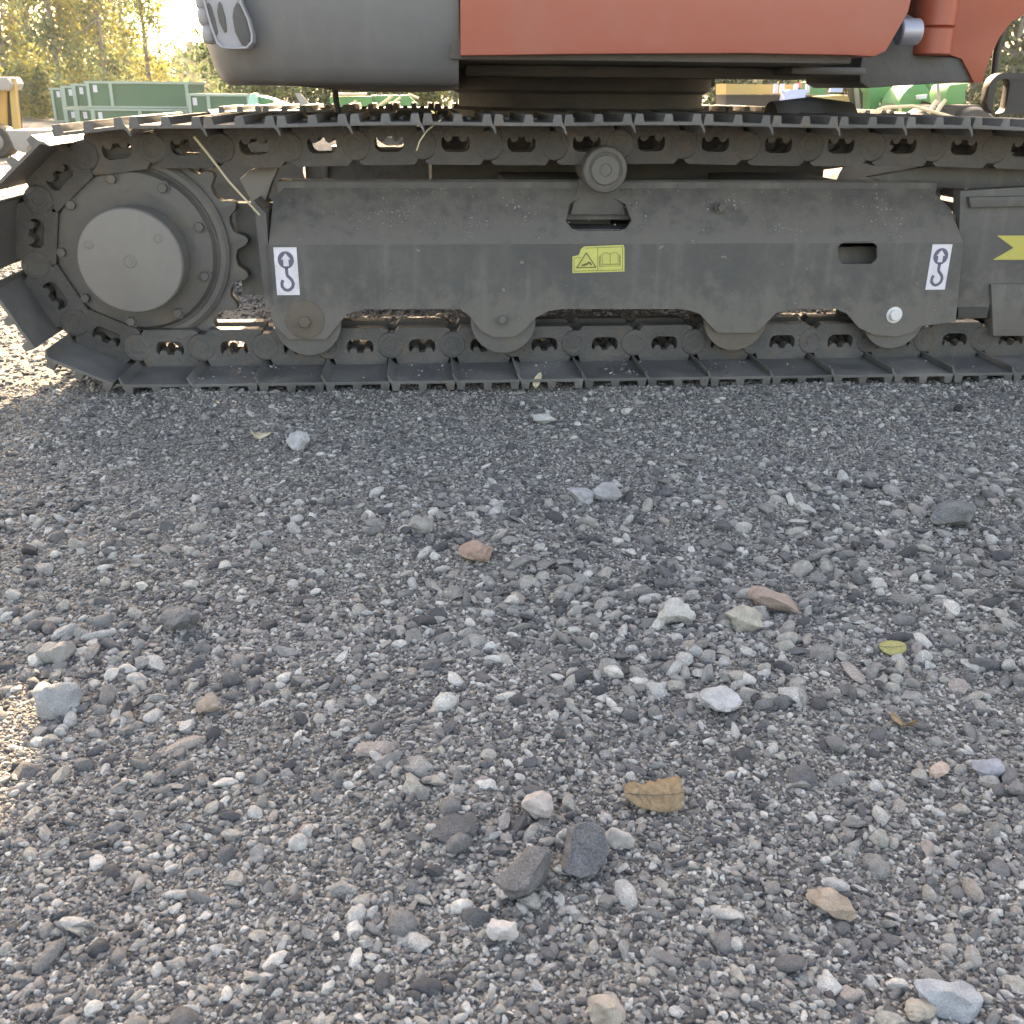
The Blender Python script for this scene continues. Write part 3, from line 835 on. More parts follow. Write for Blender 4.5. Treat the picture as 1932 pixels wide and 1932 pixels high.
# ------------------------------------------------------------------ track frames
FY = 2.672
contour = [(506, 455), (512, 600), (520, 615), (545, 640), (615, 640), (640, 610), (655, 592), (690, 583), (868, 583), (888, 598), (905, 622), (930, 636), (968, 636), (988, 624), (1010, 600), (1035, 587), (1060, 583), (1290, 583), (1320, 592), (1338, 612), (1354, 628), (1425, 628), (1440, 615), (1465, 590), (1500, 583), (1578, 583), (1598, 592), (1620, 618), (1650, 632), (1692, 635), (1720, 628), (1735, 616), (1785, 609), (1803, 607), (1818, 455)]
lower = xz(contour, FY)
zc = 0.352
lower[0] = (lower[0][0], zc); lower[-1] = (lower[-1][0], zc)
slot = [(p.x, p.z) for p in (at(a, b, FY) for a, b in [(1590, 498), (1645, 498), (1655, 488), (1655, 465), (1645, 455), (1592, 456), (1581, 466), (1581, 488)])]
def frame(yc, near):
    f = yc - YC
    fr = MB()
    y0 = FY + f if near else FY + f + 0.0
    fr.prism(lower, y0, y0 + 0.009, [slot])
    xl, xr = lower[0][0], lower[-1][0]
    # sloping upper skin, with the opening below the carrier roller
    dy, dz = 0.115, 0.15
    def sl(a, b, d):
        # a along X, b 0..1 up the slope, d thickness inwards
        return (a, y0 + b * dy + d, zc + b * dz)
    cx = at(1136, 385, FY).x
    hole = [(cx + (u) * 0.088, 0.20 + w * 0.52) for u, w in ((-1, .3), (-.82, .06), (-.6, 0), (.6, 0), (.82, .06), (1, .3), (.85, .8), (.5, 1), (-.5, 1), (-.85, .8))]
    skin = MB()
    skin.prism([(xl, 0), (xr, 0), (xr - 0.02, 0.55), (xr - 0.09, 1), (xl + 0.06, 1), (xl + 0.01, 0.7)], 0, 0.012, [hole], sl)
    fr.box((xl + 0.02, y0 + 0.10, zc + 0.05), (xr - 0.05, y0 + 0.2, zc + dz - 0.004))
    fr.box((xl + 0.02, y0 + 0.06, 0.185), (xr - 0.03, y0 + 0.17, zc + 0.03))
    # end plate at the sprocket
    fr.prism([(xl - 0.022, 0.19), (xl - 0.001, 0.19), (xl - 0.001, 0.43), (xl - 0.028, 0.46)], y0 + 0.004, y0 + 0.2)
    fr.box((xl - 0.10, y0 + 0.14, 0.20), (xl + 0.03, y0 + 0.2, 0.44))
    wl = MB()
    wl.tube([(xl - 0.002, y0 + 0.002, 0.2 + 0.15 * k / 10) for k in range(11)], 0.004, 6)
    o = fr.build('track_frame', M['frame'], EX, 25, 0.002)
    wl.build('weld_bead', M['frame'], o, 60)
    k = skin.build('sloping_top', M['slope'], o, 25)
    return o
TF = frame(YC, True)
frame(YC + FAR, False)

# motor guard behind the sprocket, seen lit at its edge
g = MB()
g.prism(xz([(452, 338), (470, 322), (500, 312), (527, 312), (512, 345), (494, 400), (478, 402), (470, 372)], 2.80), 2.80, 2.86)
g.build('motor_guard', M['cover'], EX, 30, 0.003)

# carrier roller on its bracket
cr = at(1143, 321, 2.66)
mb = MB()
mb.lathe([(0.02, 0.21), (0.05, 0.20), (0.056, 0.05), (0.057, 0.012), (0.054, 0.006), (0.044, 0.002), (0.041, 0.006), (0.039, 0.006), (0.035, 0.0), (0.016, -0.001), (0.014, 0.002), (0.008, 0.002)], (cr.x, 2.66, cr.z), 'Y', 48)
cro = mb.build('carrier_roller', M['hub'], EX, 30)
mb = MB()
mb.prism([(cr.x - 0.05, cr.z - 0.03), (cr.x + 0.05, cr.z - 0.03), (cr.x + 0.075, cr.z - 0.12), (cr.x - 0.075, cr.z - 0.12)], 2.755, 2.80)
mb.build('roller_bracket', M['under'], cro, 30, 0.003)

# bolts on the frame
for px, py, r_, mt in ((575, 606, 0.017, 'rust'), (1687, 594, 0.015, 'bolt'), (947, 602, 0.012, 'frame'), (1370, 395, 0.012, 'slope')):
    p = at(px, py, FY)
    b = MB()
    b.lathe([(r_ * 1.5, 0.001), (r_ * 1.5, -0.002), (r_, -0.002), (r_, -0.012), (r_ * 0.85, -0.014)], (p.x, FY if py > 450 else FY + 0.05, p.z), 'Y', 6 if mt != 'bolt' else 20)
    b.build('frame_bolt', M[mt], EX, 30)
p = at(575, 606, FY)
b = MB()
b.lathe([(0.05, 0.001), (0.05, -0.003), (0.046, -0.004)], (p.x, FY, p.z + 0.004), 'Y', 36)
b.build('roller_cap', M['rust'], EX, 30)

# idler yoke at the right
yk = MB()
yk.prism(xz([(1812, 360), (1950, 352), (2160, 360), (2160, 560), (1868, 575), (1862, 600), (1805, 602)], 2.70), 2.70, 2.74)
yk.prism(xz([(1870, 536), (2140, 536), (2140, 636), (1874, 634)], 2.69), 2.69, 2.74)
yk.box((1.40, 2.72, 0.20), (2.0, 2.80, 0.42))
yk.prism(xz([(1828, 372), (2160, 366), (2160, 384), (1832, 392)], 2.685), 2.685, 2.71)
ysl = MB(); ysl.prism(xz([(1808, 582), (1864, 581), (1862, 598), (1808, 599)], 2.688), 2.688, 2.70); ysl.build('yoke_slot_shade', M['black'], EX)  # black piece stands in for the shade inside the slot
YO = yk.build('idler_yoke', M['frame'], EX, 25, 0.003)
ln = MB()
a, b_, c, d = at(1640, 332, 2.83), at(1800, 308, 2.83), at(1960, 300, 2.83), at(1960, 345, 2.80)
ln.prism(xz([(1640, 334), (1790, 307), (1960, 303), (2150, 303), (2150, 352), (1830, 356), (1700, 352)], 2.80), 2.80, 2.83)
ln.build('recoil_guard', M['frame'], EX, 25, 0.002)

# ------------------------------------------------------------------ decals
def decal_pts(px0, py0, px1, py1, Y):
    a, b = at(px0, py0, Y), at(px1, py1, Y)
    return a, b
def hook_decal(cx, cy, w, h, Y):
    c = at(cx, cy, Y)
    m = MB()
    m.box((c.x - w / 2, Y - 0.0012, c.z - h / 2), (c.x + w / 2, Y + 0.0004, c.z + h / 2))
    o = m.build('hook_decal', M['white'], EX)
    o['label'] = 'white lifting point sticker with arrow and hook'
    k = h / 100.0
    q = MB()
    y0, y1 = Y - 0.0018, Y - 0.0011
    cz = c.z + 24 * k
    circ = [(c.x + 17 * k * math.cos(2 * math.pi * i / 32), cz + 18 * k * math.sin(2 * math.pi * i / 32)) for i in range(32)]
    arrow = [(c.x + a * k, cz + b_ * k) for a, b_ in ((-5.5, -13), (5.5, -13), (5.5, 1), (10, 1), (0, 14), (-10, 1), (-5.5, 1))]
    q.prism(circ, y0, y1, [arrow])
    # shank and hook as one thick stroke
    st = [(0, 8), (0, -4), (1, -9), (6, -14), (10, -19), (12, -26), (10, -33), (5, -38), (-1, -40), (-7, -38), (-12, -32), (-12, -25), (-9.5, -18)]
    half = 3.3
    lft, rgt_ = [], []
    for i, (a, b_) in enumerate(st):
        a0, b0 = st[max(0, i - 1)]; a1, b1 = st[min(len(st) - 1, i + 1)]
        tx, tz = a1 - a0, b1 - b0
        ll = math.hypot(tx, tz)
        nx_, nz_ = -tz / ll, tx / ll
        lft.append((c.x + (a + nx_ * half) * k, c.z + (b_ + nz_ * half) * k))
        rgt_.append((c.x + (a - nx_ * half) * k, c.z + (b_ - nz_ * half) * k))
    q.prism(lft + rgt_[::-1], y0, y1)
    q.build('print', M['ink'], o)
hook_decal(541, 512, 0.058, 0.121, FY)
hook_decal(1771, 504, 0.055, 0.121, FY)

wa = MB()
wp = xz([(1080, 484), (1092, 481), (1096, 470), (1102, 465), (1176, 462), (1178, 467), (1178, 512), (1080, 515)], FY)
wa.prism(wp, FY - 0.0012, FY + 0.0004)
WO = wa.build('warning_decal', M['yellow'], EX)
WO['label'] = 'yellow warning sticker with a torn corner'
def strokes(mb, segs, w, Y):
    for (x0, z0), (x1, z1) in segs:
        dx, dz = x1 - x0, z1 - z0
        l = math.hypot(dx, dz)
        nx_, nz_ = -dz / l * w, dx / l * w
        ex, ez = dx / l * w * 0.6, dz / l * w * 0.6
        mb.prism([(x0 + nx_ - ex, z0 + nz_ - ez), (x1 + nx_ + ex, z1 + nz_ + ez), (x1 - nx_ + ex, z1 - nz_ + ez), (x0 - nx_ - ex, z0 - nz_ - ez)], Y - 0.0018, Y - 0.0011)
def path_px(pts, close=False):
    q = xz(pts, FY)
    s = [(q[i], q[i + 1]) for i in range(len(q) - 1)]
    if close: s.append((q[-1], q[0]))
    return s
wq = MB()
strokes(wq, path_px([(1083, 487), (1096, 485.5)]) + path_px([(1105, 468), (1174.5, 465.5), (1174.5, 509), (1083, 511.5), (1083, 487)]) + path_px([(1128, 467), (1127.5, 510)]), 0.0006, FY)
strokes(wq, path_px([(1106, 477), (1124, 504), (1088, 505)], True), 0.0014, FY)
bk = [(1136, 479), (1143, 476.5), (1151, 478.5), (1159, 476), (1166, 478.5)]
strokes(wq, path_px([(1136, 498), (1136, 479), (1143, 476.5), (1151, 479), (1159, 476), (1166, 478), (1166, 497), (1151, 498), (1136, 498)]) + path_px([(1151, 479), (1151, 498)]) + path_px([(1133, 481), (1132, 500), (1169, 499), (1169, 480)]) + path_px([(1131, 483), (1131, 502.5), (1170, 501.5), (1170, 482)]), 0.0005, FY)
wq.prism(xz([(1095, 501), (1100, 498), (1107, 496), (1110, 493), (1115, 495), (1117, 500), (1114, 501), (1112, 497), (1108, 500), (1102, 502)], FY), FY - 0.0018, FY - 0.0011)
wq.build('print', M['inky'], WO)
ar = MB()
ar.prism(xz([(1881, 444.5), (2060, 444), (2090, 467), (2060, 490), (1873, 490), (1912, 467.5)], 2.70), 2.6988, 2.7004)
AO = ar.build('arrow_decal', M['yellow2'], EX)
AO['label'] = 'dull yellow arrow stripe with a notched tail'

# ------------------------------------------------------------------ upper structure
BY = 2.48
bx0, bx1 = at(400, 100, 2.62).x, at(866, 60, BY).x
zb = at(760, 144, BY).z
# counterweight: plan curve lofted up
plan = [(bx1, BY)] + [(at(378, 70, y_).x + g_, y_) for y_, g_ in ((BY, 0.17), (2.492, 0.11), (2.53, 0.05), (2.60, 0.012), (2.70, 0.0), (2.85, 0.0), (3.05, 0.004), (3.3, 0.015), (BY + 1.2, 0.05))]
plan += [(x, 2 * (BY + 1.2) - y) for x, y in plan[-2::-1]]
cmid = (bx1, BY + 1.2)
cw = MB()
levels = [(zb - 0.02, 0.92), (zb - 0.008, 0.945), (zb + 0.02, 0.965), (zb + 0.07, 0.982), (zb + 0.14, 0.996), (1.15, 1.01), (1.75, 1.0), (1.80, 0.97)]
vs_, fs = [], []
for z, s in levels:
    vs_ += [(cmid[0] + (x - cmid[0]) * s, cmid[1] + (y - cmid[1]) * s, z) for x, y in plan]
m_ = len(plan)
for i in range(len(levels) - 1):
    for k in range(m_):
        k2 = (k + 1) % m_
        fs.append((i * m_ + k, i * m_ + k2, (i + 1) * m_ + k2, (i + 1) * m_ + k))
fs.append(tuple(range(m_))[::-1]); fs.append(tuple((len(levels) - 1) * m_ + k for k in range(m_)))
cw.add(vs_, fs)
CW = cw.build('counterweight', M['body'], EX, 35)

# tail-light / vent opening at the rear corner
vg = MB()
def rec(pts):
    return [(p.x, p.z) for p in (at(a_, b_, BY - 0.012) for a_, b_ in pts)]
oval = rec([(384, -40), (383, 0), (390, 28), (399, 58), (408, 82), (419, 91), (440, 93), (466, 92), (477, 80), (477, 64), (470, 36), (457, 8), (445, -40)])
ov2 = rec([(388, -38), (387, 0), (394, 27), (403, 56), (411, 78), (421, 86.5), (440, 88.5), (464, 87.5), (472.5, 78), (473, 64), (466, 37), (453, 9), (441, -38)])
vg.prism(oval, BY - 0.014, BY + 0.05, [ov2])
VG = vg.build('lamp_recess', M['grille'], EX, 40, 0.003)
vb = MB(); vb.prism(ov2, BY - 0.004, BY + 0.02); vb.build('skylit_recess_back', M['grille'], VG)  # pale colour paints the skylight inside the recess
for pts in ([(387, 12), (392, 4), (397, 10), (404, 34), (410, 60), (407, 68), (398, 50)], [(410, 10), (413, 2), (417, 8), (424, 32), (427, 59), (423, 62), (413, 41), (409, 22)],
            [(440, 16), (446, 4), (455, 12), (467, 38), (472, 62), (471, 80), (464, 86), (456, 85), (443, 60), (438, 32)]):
    q = MB(); q.prism(rec(pts), BY - 0.009, BY + 0.0); q.build('lamp_slot_shade', M['under'], VG, 40, 0.002)  # dark pieces paint two openings and the shadow on the right
for k, (a, b_) in enumerate(((381, 2), (385, 31), (393, 64))):
    p = at(a + 3, b_, BY + 0.03)
    q = MB()
    q.lathe([(0.002, -0.021), (0.012, -0.019), (0.017, -0.011), (0.018, 0.0), (0.017, 0.011), (0.012, 0.019), (0.002, 0.021)], (p.x, p.y, p.z), 'Z', 20)
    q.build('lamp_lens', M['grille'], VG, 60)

# orange side panel
sp_ = MB()
sp_.prism(xz([(866, -420), (869, 105), (1100, 102), (1400, 100.5), (1600, 104), (1650, 107), (1672, 96), (1694, 58), (1714, 22), (1724, -20), (1760, -420)], BY - 0.02), BY - 0.02, BY + 0.2)
SPN = sp_.build('side_panel', M['orange'], EX, 30, 0.008)
SPN['label'] = 'orange side panel'
# main deck and engine bay behind it
dk = MB()
zu = at(1200, 118, BY + 0.1).z
x1 = at(1700, 60, BY).x
dk.box((bx1 - 0.02, BY + 0.02, zu), (x1 - 0.10, 4.85, zu + 0.14))
dk.box((bx1 + 0.0, BY + 0.205, zu + 0.14), (x1 - 0.05, 4.8, 1.75))
DK = dk.build('upper_deck', M['under'], EX, 30, 0.006)
# ribs and belly plates under the deck
for (a, b_, c, d, e, f_) in ((0.12, 2.9, zu - 0.03, 1.05, 2.98, zu - 0.001), (0.2, 4.2, zu - 0.045, 1.15, 4.75, zu - 0.002), (0.95, 2.75, zu - 0.02, 1.15, 3.4, zu - 0.0015)):
    q = MB(); q.box((a, b_, c), (d, e, f_)); q.build('belly_plate', M['under'], EX, 30, 0.008)
bp_ = MB()
bp_.prism(xz([(440, 140), (866, 130), (866, 170), (800, 174), (720, 174), (640, 170), (540, 161), (470, 152)], 2.72), 2.72, 4.4)
bp_.build('belly_pan', M['under'], EX, 30, 0.01)
cb = MB()
cb.box((0.35, 3.62, zu + 0.02), (1.72, 4.82, 2.35))  # cab out of view, a solid box added to block leaking sun
cb.build('cab', M['body'], EX, 30, 0.03)
xc = at(1094, 170, 3.66).x
tb = MB()
tb.lathe([(0.40, -0.20), (0.425, -0.20), (0.43, -0.12), (0.41, -0.11), (0.41, -0.07), (0.435, -0.06), (0.435, 0.0)], (xc, 3.66, zu - 0.002), 'Z', 72)
tb.build('swing_bearing', M['under'], EX, 30)
lf = MB()
lf.box((at(810, 190, 3.15).x, 3.10, 0.30), (at(1560, 190, 3.15).x, 4.22, zu - 0.19))
lf.box((at(1000, 190, 3.15).x - 0.1, 2.85, 0.32), (at(1000, 190, 3.15).x + 0.2, 4.6, 0.50))
lf.box((at(1400, 190, 3.15).x - 0.1, 2.85, 0.32), (at(1400, 190, 3.15).x + 0.2, 4.6, 0.50))
lf.build('lower_frame', M['under'], EX, 30, 0.01)
mo = MB()
mo.lathe([(0.05, -0.15), (0.10, -0.13), (0.115, 0.0), (0.10, 0.13), (0.05, 0.15)], (at(1530, 190, 3.4).x, 3.4, at(1530, 192, 3.4).z - 0.10), 'X', 32)
mo.build('swivel_cover', M['under'], EX, 40)
dh = MB()
dh.tube([at(632, 160, 2.95), at(634, 190, 2.95), at(640, 222, 2.95), at(642, 240, 2.95)], 0.008)
dh.build('drain_hose', M['black'], EX, 60)

# boom swing bracket at the right
bk = MB()
bk.prism(xz([(1640, 40), (1700, 20), (1740, 40), (1748, 104), (1812, 108), (1836, 154), (1760, 158), (1640, 166), (1623, 156), (1622, 134)], 3.05), 3.05, 3.5)
bk.build('swing_bracket', M['under'], EX, 30, 0.006)
bf = MB()
bf.prism(xz([(1745, -420), (1745, 100), (1790, 103), (1815, 111), (1838, 156), (1853, 156), (1868, 108), (1886, 70), (1908, 42), (1940, 22), (2050, -60), (2100, -420)], 3.04), 3.04, 3.42)
BF = bf.build('boom_foot', M['orange2'], EX, 30, 0.008)
bb = MB()
p0, p1 = at(1742, 60, 3.0), at(1816, 60, 3.0)
rr_ = (p1.x - p0.x) / 2
zt, zm, zl = at(1780, 47, 3.0).z, at(1780, 50, 3.0).z, at(1780, 103, 3.0).z
for za, zb_ in ((zm, 1.4), (at(1780, 104, 3.0).z + 0.0, zt - 0.004)):
    bb.lathe([(rr_ - 0.006, za), (rr_, za + 0.005), (rr_, zb_ - 0.005), (rr_ - 0.006, zb_)], ((p0.x + p1.x) / 2, 3.06, 0), 'Z', 40)
bb.build('boom_pivot', M['orange2'], BF, 40)
cy = MB()
a, b_ = at(1690, 58, 2.95), at(1730, 54, 2.95)
cy.lathe([(0.030, 0), (0.034, 0.004), (0.034, 0.055), (0.030, 0.06)], (at(1694, 58, 2.95).x, 2.95, at(1700, 60, 2.95).z), 'X', 28)
cy.build('swing_cylinder', M['chrome'], EX, 40)
br = MB()
outer = rrect(*(lambda a, b: (a.x, a.z, b.x, b.z))(at(1857, 215, 3.4), at(2060, 139, 3.4)), 0.045)
p = at(1890, 180, 3.4)
hole = rrect(p.x - 0.024, p.z - 0.055, p.x + 0.022, p.z + 0.050, 0.02)
br.prism(outer, 3.4, 3.44, [hole])
br.prism(rrect(*(lambda a, b: (a.x, a.z, b.x, b.z))(at(1925, 203, 3.43), at(2070, 152, 3.43)), 0.03), 3.43, 3.47)
br.build('blade_bracket', M['black'], EX, 30, 0.005)
hs = MB()
hs.tube([at(1876, 140, 3.5), at(1880, 100, 3.5), at(1890, 60, 3.5), at(1902, 30, 3.5)], 0.012)
hs.build('hydraulic_hose', M['black'], EX, 60)

# ------------------------------------------------------------------ leaves and straw
def leaf(name, label, outline, c, size, rot, mat, curl, cat='leaf'):
    bm = bmesh.new()
    n = len(outline)
    rings = []
    for f in (1.0, 0.66, 0.33):
        rings.append([bm.verts.new((x * f, y * f, 0)) for x, y in outline])
    ctr = bm.verts.new((0, 0, 0))
    for a, b_ in ((0, 1), (1, 2)):
        for k in range(n):
            k2 = (k + 1) % n
            bm.faces.new((rings[a][k], rings[a][k2], rings[b_][k2], rings[b_][k]))
    for k in range(n):
        bm.faces.new((rings[2][k], rings[2][(k + 1) % n], ctr))
    for v in bm.verts:
        v.co.z = curl * (v.co.x ** 2 * 0.6 - abs(v.co.y) * 0.35 + 0.1 * math.sin(5 * v.co.x + 3 * v.co.y))
    me = bpy.data.meshes.new(name)
    bm.to_mesh(me); bm.free()
    me.shade_smooth()
    me.materials.append(mat)
    o = obj(name, me)
    o.location = c; o.scale = (size, size, size); o.rotation_euler = rot
    sl_ = o.modifiers.new('thick', 'SOLIDIFY'); sl_.thickness = 0.02
    tag(o, label, cat)
    # midrib and stalk
    st = MB(); st.tube([(-1.0, 0, curl * 0.62 + 0.02), (-0.5, 0.01, curl * 0.16 + 0.03), (0, 0, 0.03), (0.6, -0.02, curl * 0.2 + 0.03), (0.95, -0.02, curl * 0.55 + 0.03)], 0.018, 6, 0.008)
    for k, sx_ in enumerate((-0.55, -0.3, -0.05, 0.2, 0.45)):
        for sg in (-1, 1):
            st.tube([(sx_, 0, curl * 0.6 * sx_ ** 2 + 0.012), (sx_ + 0.13, sg * 0.16, curl * (0.6 * (sx_ + .13) ** 2 - .35 * .16) + 0.012), (sx_ + 0.24, sg * 0.33, curl * (0.6 * (sx_ + .24) ** 2 - .35 * .33) + 0.012)], 0.007, 5, 0.003)
    st.build('midrib', M['rust'], o)
    return o
g_ = onground(1230, 1525)
dz = float(gh(g_.x, g_.y))
torn = [(-1, 0), (-.93, .25), (-.75, .45), (-.5, .52), (-.3, .40), (-.12, .44), (.0, .56), (.15, .47), (.3, .58), (.6, .6), (.95, .62), (1.02, .4), (.92, .2), (1.0, .02), (.95, -.2), (.82, -.3), (.85, -.5), (.55, -.58), (.2, -.55), (-.2, -.46), (-.6, -.38), (-.9, -.2)]
leaf('dry_leaf', 'torn tan dry leaf lying on the dark gravel in the foreground', torn, (g_.x, g_.y, dz + 0.016), 0.034, (R(24), R(4), R(3)), M['dry_leaf'], 0.3)
g_ = onground(1682, 1232)
ell = [(math.cos(2 * math.pi * k / 20), 0.75 * math.sin(2 * math.pi * k / 20)) for k in range(20)]
leaf('yellow_leaf', 'small round yellow leaf on the gravel at the right', ell, (g_.x, g_.y, float(gh(g_.x, g_.y)) + 0.011), 0.0185, (R(18), R(-6), R(-8)), M['yellow_leaf'], 0.25)
g_ = onground(1012, 728)
ovl = [(math.cos(2 * math.pi * k / 16), 0.45 * math.sin(2 * math.pi * k / 16) * (1 - 0.3 * math.cos(2 * math.pi * k / 16))) for k in range(16)]
leaf('grey_leaf', 'small grey-brown leaf standing on edge against the track shoe', ovl, (g_.x, 2.545, 0.024), 0.021, (R(80), R(-68), R(8)), M['straw'], 0.4)
for px, py, sz, rz, tx in ((490, 822, 0.024, 0.4, 'curled dead leaf on the fine gravel left of centre near the track'), (1700, 1372, 0.020, 1.9, 'brown sliver of leaf on the right of the yard')):
    g_ = onground(px, py)
    leaf('curled_leaf', tx, ovl, (g_.x, g_.y, float(gh(g_.x, g_.y)) + 0.010), sz, (R(20), R(12), rz), M['straw'] if px < 600 else M['dry_leaf'], 0.8)
s1 = MB(); s1.tube([at(366, 258, 2.64), at(392, 290, 2.64), at(430, 340, 2.63), at(466, 380, 2.62), at(490, 406, 2.62)], 0.0035, 6, 0.0022)
tag(s1.build('straw_stalk', M['straw']), 'long dry stalk hanging from the track beside the sprocket', 'straw')
s2 = MB(); s2.tube([at(832, 226, 2.56), at(806, 246, 2.555), at(792, 266, 2.555), at(786, 284, 2.56)], 0.0018, 6)
tag(s2.build('straw_stalk', M['straw']), 'short grass stem caught under the upper track shoes', 'straw')
s3 = MB(); s3.tube([at(380, 233, 2.65), at(388, 229, 2.65), at(397, 233, 2.65), at(402, 241, 2.65)], 0.0012, 6)
tag(s3.build('straw_stalk', M['straw']), 'tiny bent grass blade on top of the track at the left', 'straw')
g_ = onground(1808, 774)
kn = stone_mesh('black_pebble', 999, 3, stone_mat('black_stone', (0.03, 0.032, 0.03), 0.3), .9, 5)
o = obj('black_pebble', kn); o.location = (g_.x, g_.y, 0.006); o.scale = (0.012,) * 3
tag(o, 'small black round pebble on the fine gravel near the right end of the track', 'stone')

# ------------------------------------------------------------------ background: green bins
def bin_(px0, px1, py0, py1, Y, depth, label, posts, lid=False):
    a, b_ = at(px0, py1, Y), at(px1, py0, Y)
    t = thing('green_bin', label, 'bin', group='green steel bins across the yard')
    z0, z1 = (0.0 if py1 >= 228 else a.z), b_.z
    w = MB(); w.box((a.x, Y, z0), (b_.x, Y + depth, z1)); w.build('wall', M['bin'], t)
    r_ = MB(); r_.box((a.x - 0.02, Y - 0.03, z1 - 0.035), (b_.x + 0.02, Y + depth + 0.02, z1 + 0.004)); r_.build('rim', M['binrim'], t)
    f_ = MB(); f_.box((a.x - 0.015, Y - 0.025, z0), (b_.x + 0.015, Y - 0.002, z0 + 0.03)); f_.build('base_rail', M['binrim'], t)
    for fx in posts:
        x = a.x + (b_.x - a.x) * fx
        p_ = MB(); p_.box((x - 0.026, Y - 0.04, z0 + 0.031), (x + 0.026, Y - 0.002, z1 - 0.036)); p_.build('post', M['binrim'], t)
    x = a.x + (b_.x - a.x) * 0.05
    q = MB(); q.box((x + 0.03, Y - 0.012, z1 - 0.18), (x + 0.10, Y - 0.003, z1 - 0.06)); q.build('label_plate', M['white'], t)
    return t
bin_(168, 355, 155, 203, 20.0, 1.4, 'large upper green bin, front one of the stacked row', (0.02, 0.24, 0.98))
bin_(176, 355, 206, 236, 20.0, 1.4, 'lower green bin under the large upper bin', (0.02, 0.5, 0.98))
bin_(142, 330, 160, 203, 21.5, 1.3, 'upper green bin second in the stacked row', (0.02, 0.16))
bin_(148, 330, 206, 236, 21.5, 1.3, 'lower green bin second in the stacked row', (0.02, 0.16))
bin_(122, 300, 164, 203, 23.0, 1.3, 'upper green bin third in the stacked row', (0.02, 0.12))
bin_(126, 300, 206, 236, 23.0, 1.3, 'lower green bin third in the stacked row', (0.02, 0.12))
bin_(104, 280, 168, 234, 24.5, 1.3, 'tall green bin at the left end of the row', (0.02, 0.12))
bin_(359, 472, 178, 232, 19.0, 1.2, 'single green bin with pale rim right of the stacked row', (0.03, 0.33, 0.97))

def poly(t, name, mat, pts, Y, th, bevel=0.0):
    m = MB(); m.prism(xz(pts, Y), Y, Y + th)
    return m.build(name, M[mat], t, 40, bevel)
def rod(t, name, mat, a, b_, Y, r_):
    m = MB(); m.tube([at(*a, Y), at(*b_, Y)], r_, 8)
    return m.build(name, M[mat], t, 60)
def wheel(t, px, py, Y, r_, th=0.3):
    p = at(px, py, Y)
    m = MB(); m.lathe([(r_ * 0.5, 0), (r_ * 0.9, 0), (r_, th * 0.2), (r_, th * 0.8), (r_ * 0.9, th), (r_ * 0.5, th)], (p.x, Y, r_), 'Y', 28)
    w = m.build('wheel', M['black'], t, 40)
    q = MB(); q.lathe([(r_ * 0.55, -0.02), (r_ * 0.5, -0.03), (r_ * 0.15, -0.05), (r_ * 0.1, -0.06)], (p.x, Y, r_), 'Y', 24)
    q.build('rim', M['grey_steel'], w, 40)

# yellow machine at the left edge
t = thing('yellow_loader', 'small yellow machine with grey bucket at the left edge', 'loader')
poly(t, 'body', 'mach_yellow', [(-104, 150), (0, 150), (2, 246), (-104, 246)], 12.2, 0.5, 0.01)
poly(t, 'arm', 'mach_yellow', [(16, 148), (26, 148), (36, 246), (24, 246)], 12.1, 0.08)
poly(t, 'hood', 'grey_steel', [(-74, 146), (12, 145), (20, 158), (16, 170), (-74, 172)], 12.0, 0.4, 0.01)
poly(t, 'engine', 'black', [(0, 172), (20, 172), (24, 246), (0, 246)], 12.4, 0.3)
poly(t, 'bucket', 'grey_steel', [(12, 246), (82, 246), (78, 262), (52, 276), (48, 290), (28, 282)], 11.5, 0.45, 0.01)
wheel(t, -10, 262, 11.9, 0.17); wheel(t, -80, 262, 11.9, 0.17)
# green implement behind the counterweight
t = thing('green_implement', 'green farm implement with mint coloured end panel', 'farm implement')
poly(t, 'end_panel', 'teal', [(467, 226), (468, 190), (473, 177), (480, 175), (486, 200), (492, 228)], 15, 0.4, 0.02)
poly(t, 'hood', 'green', [(487, 180), (512, 186), (538, 198), (562, 214), (575, 240), (487, 240)], 15.2, 0.5, 0.02)
poly(t, 'badge', 'mach_yellow', [(506, 206), (520, 206), (520, 213), (506, 213)], 15.18, 0.02)
poly(t, 'drawbar', 'grey_steel', [(556, 176), (566, 176), (592, 206), (590, 216), (575, 212)], 15.1, 0.1)
wheel(t, 530, 240, 15.1, 0.28)
t = thing('green_mower', 'green mower with slanted bright rods under the counterweight', 'mower')
poly(t, 'deck', 'green', [(622, 182), (700, 182), (706, 232), (626, 232)], 14.5, 0.5)
poly(t, 'side_shield', 'green', [(700, 180), (770, 180), (788, 196), (782, 232), (702, 232)], 14.8, 0.4)
rod(t, 'top_bar', 'cream', (624, 178.5), (692, 178.5), 14.4, 0.02)
for a, b_ in (((645, 216), (672, 190)), ((690, 218), (742, 180)), ((716, 214), (756, 184)), ((790, 186), (770, 178)), ((842, 214), (850, 192))):
    rod(t, 'rod', 'cream', a, b_, 14.35, 0.018)
wheel(t, 740, 230, 14.5, 0.25)
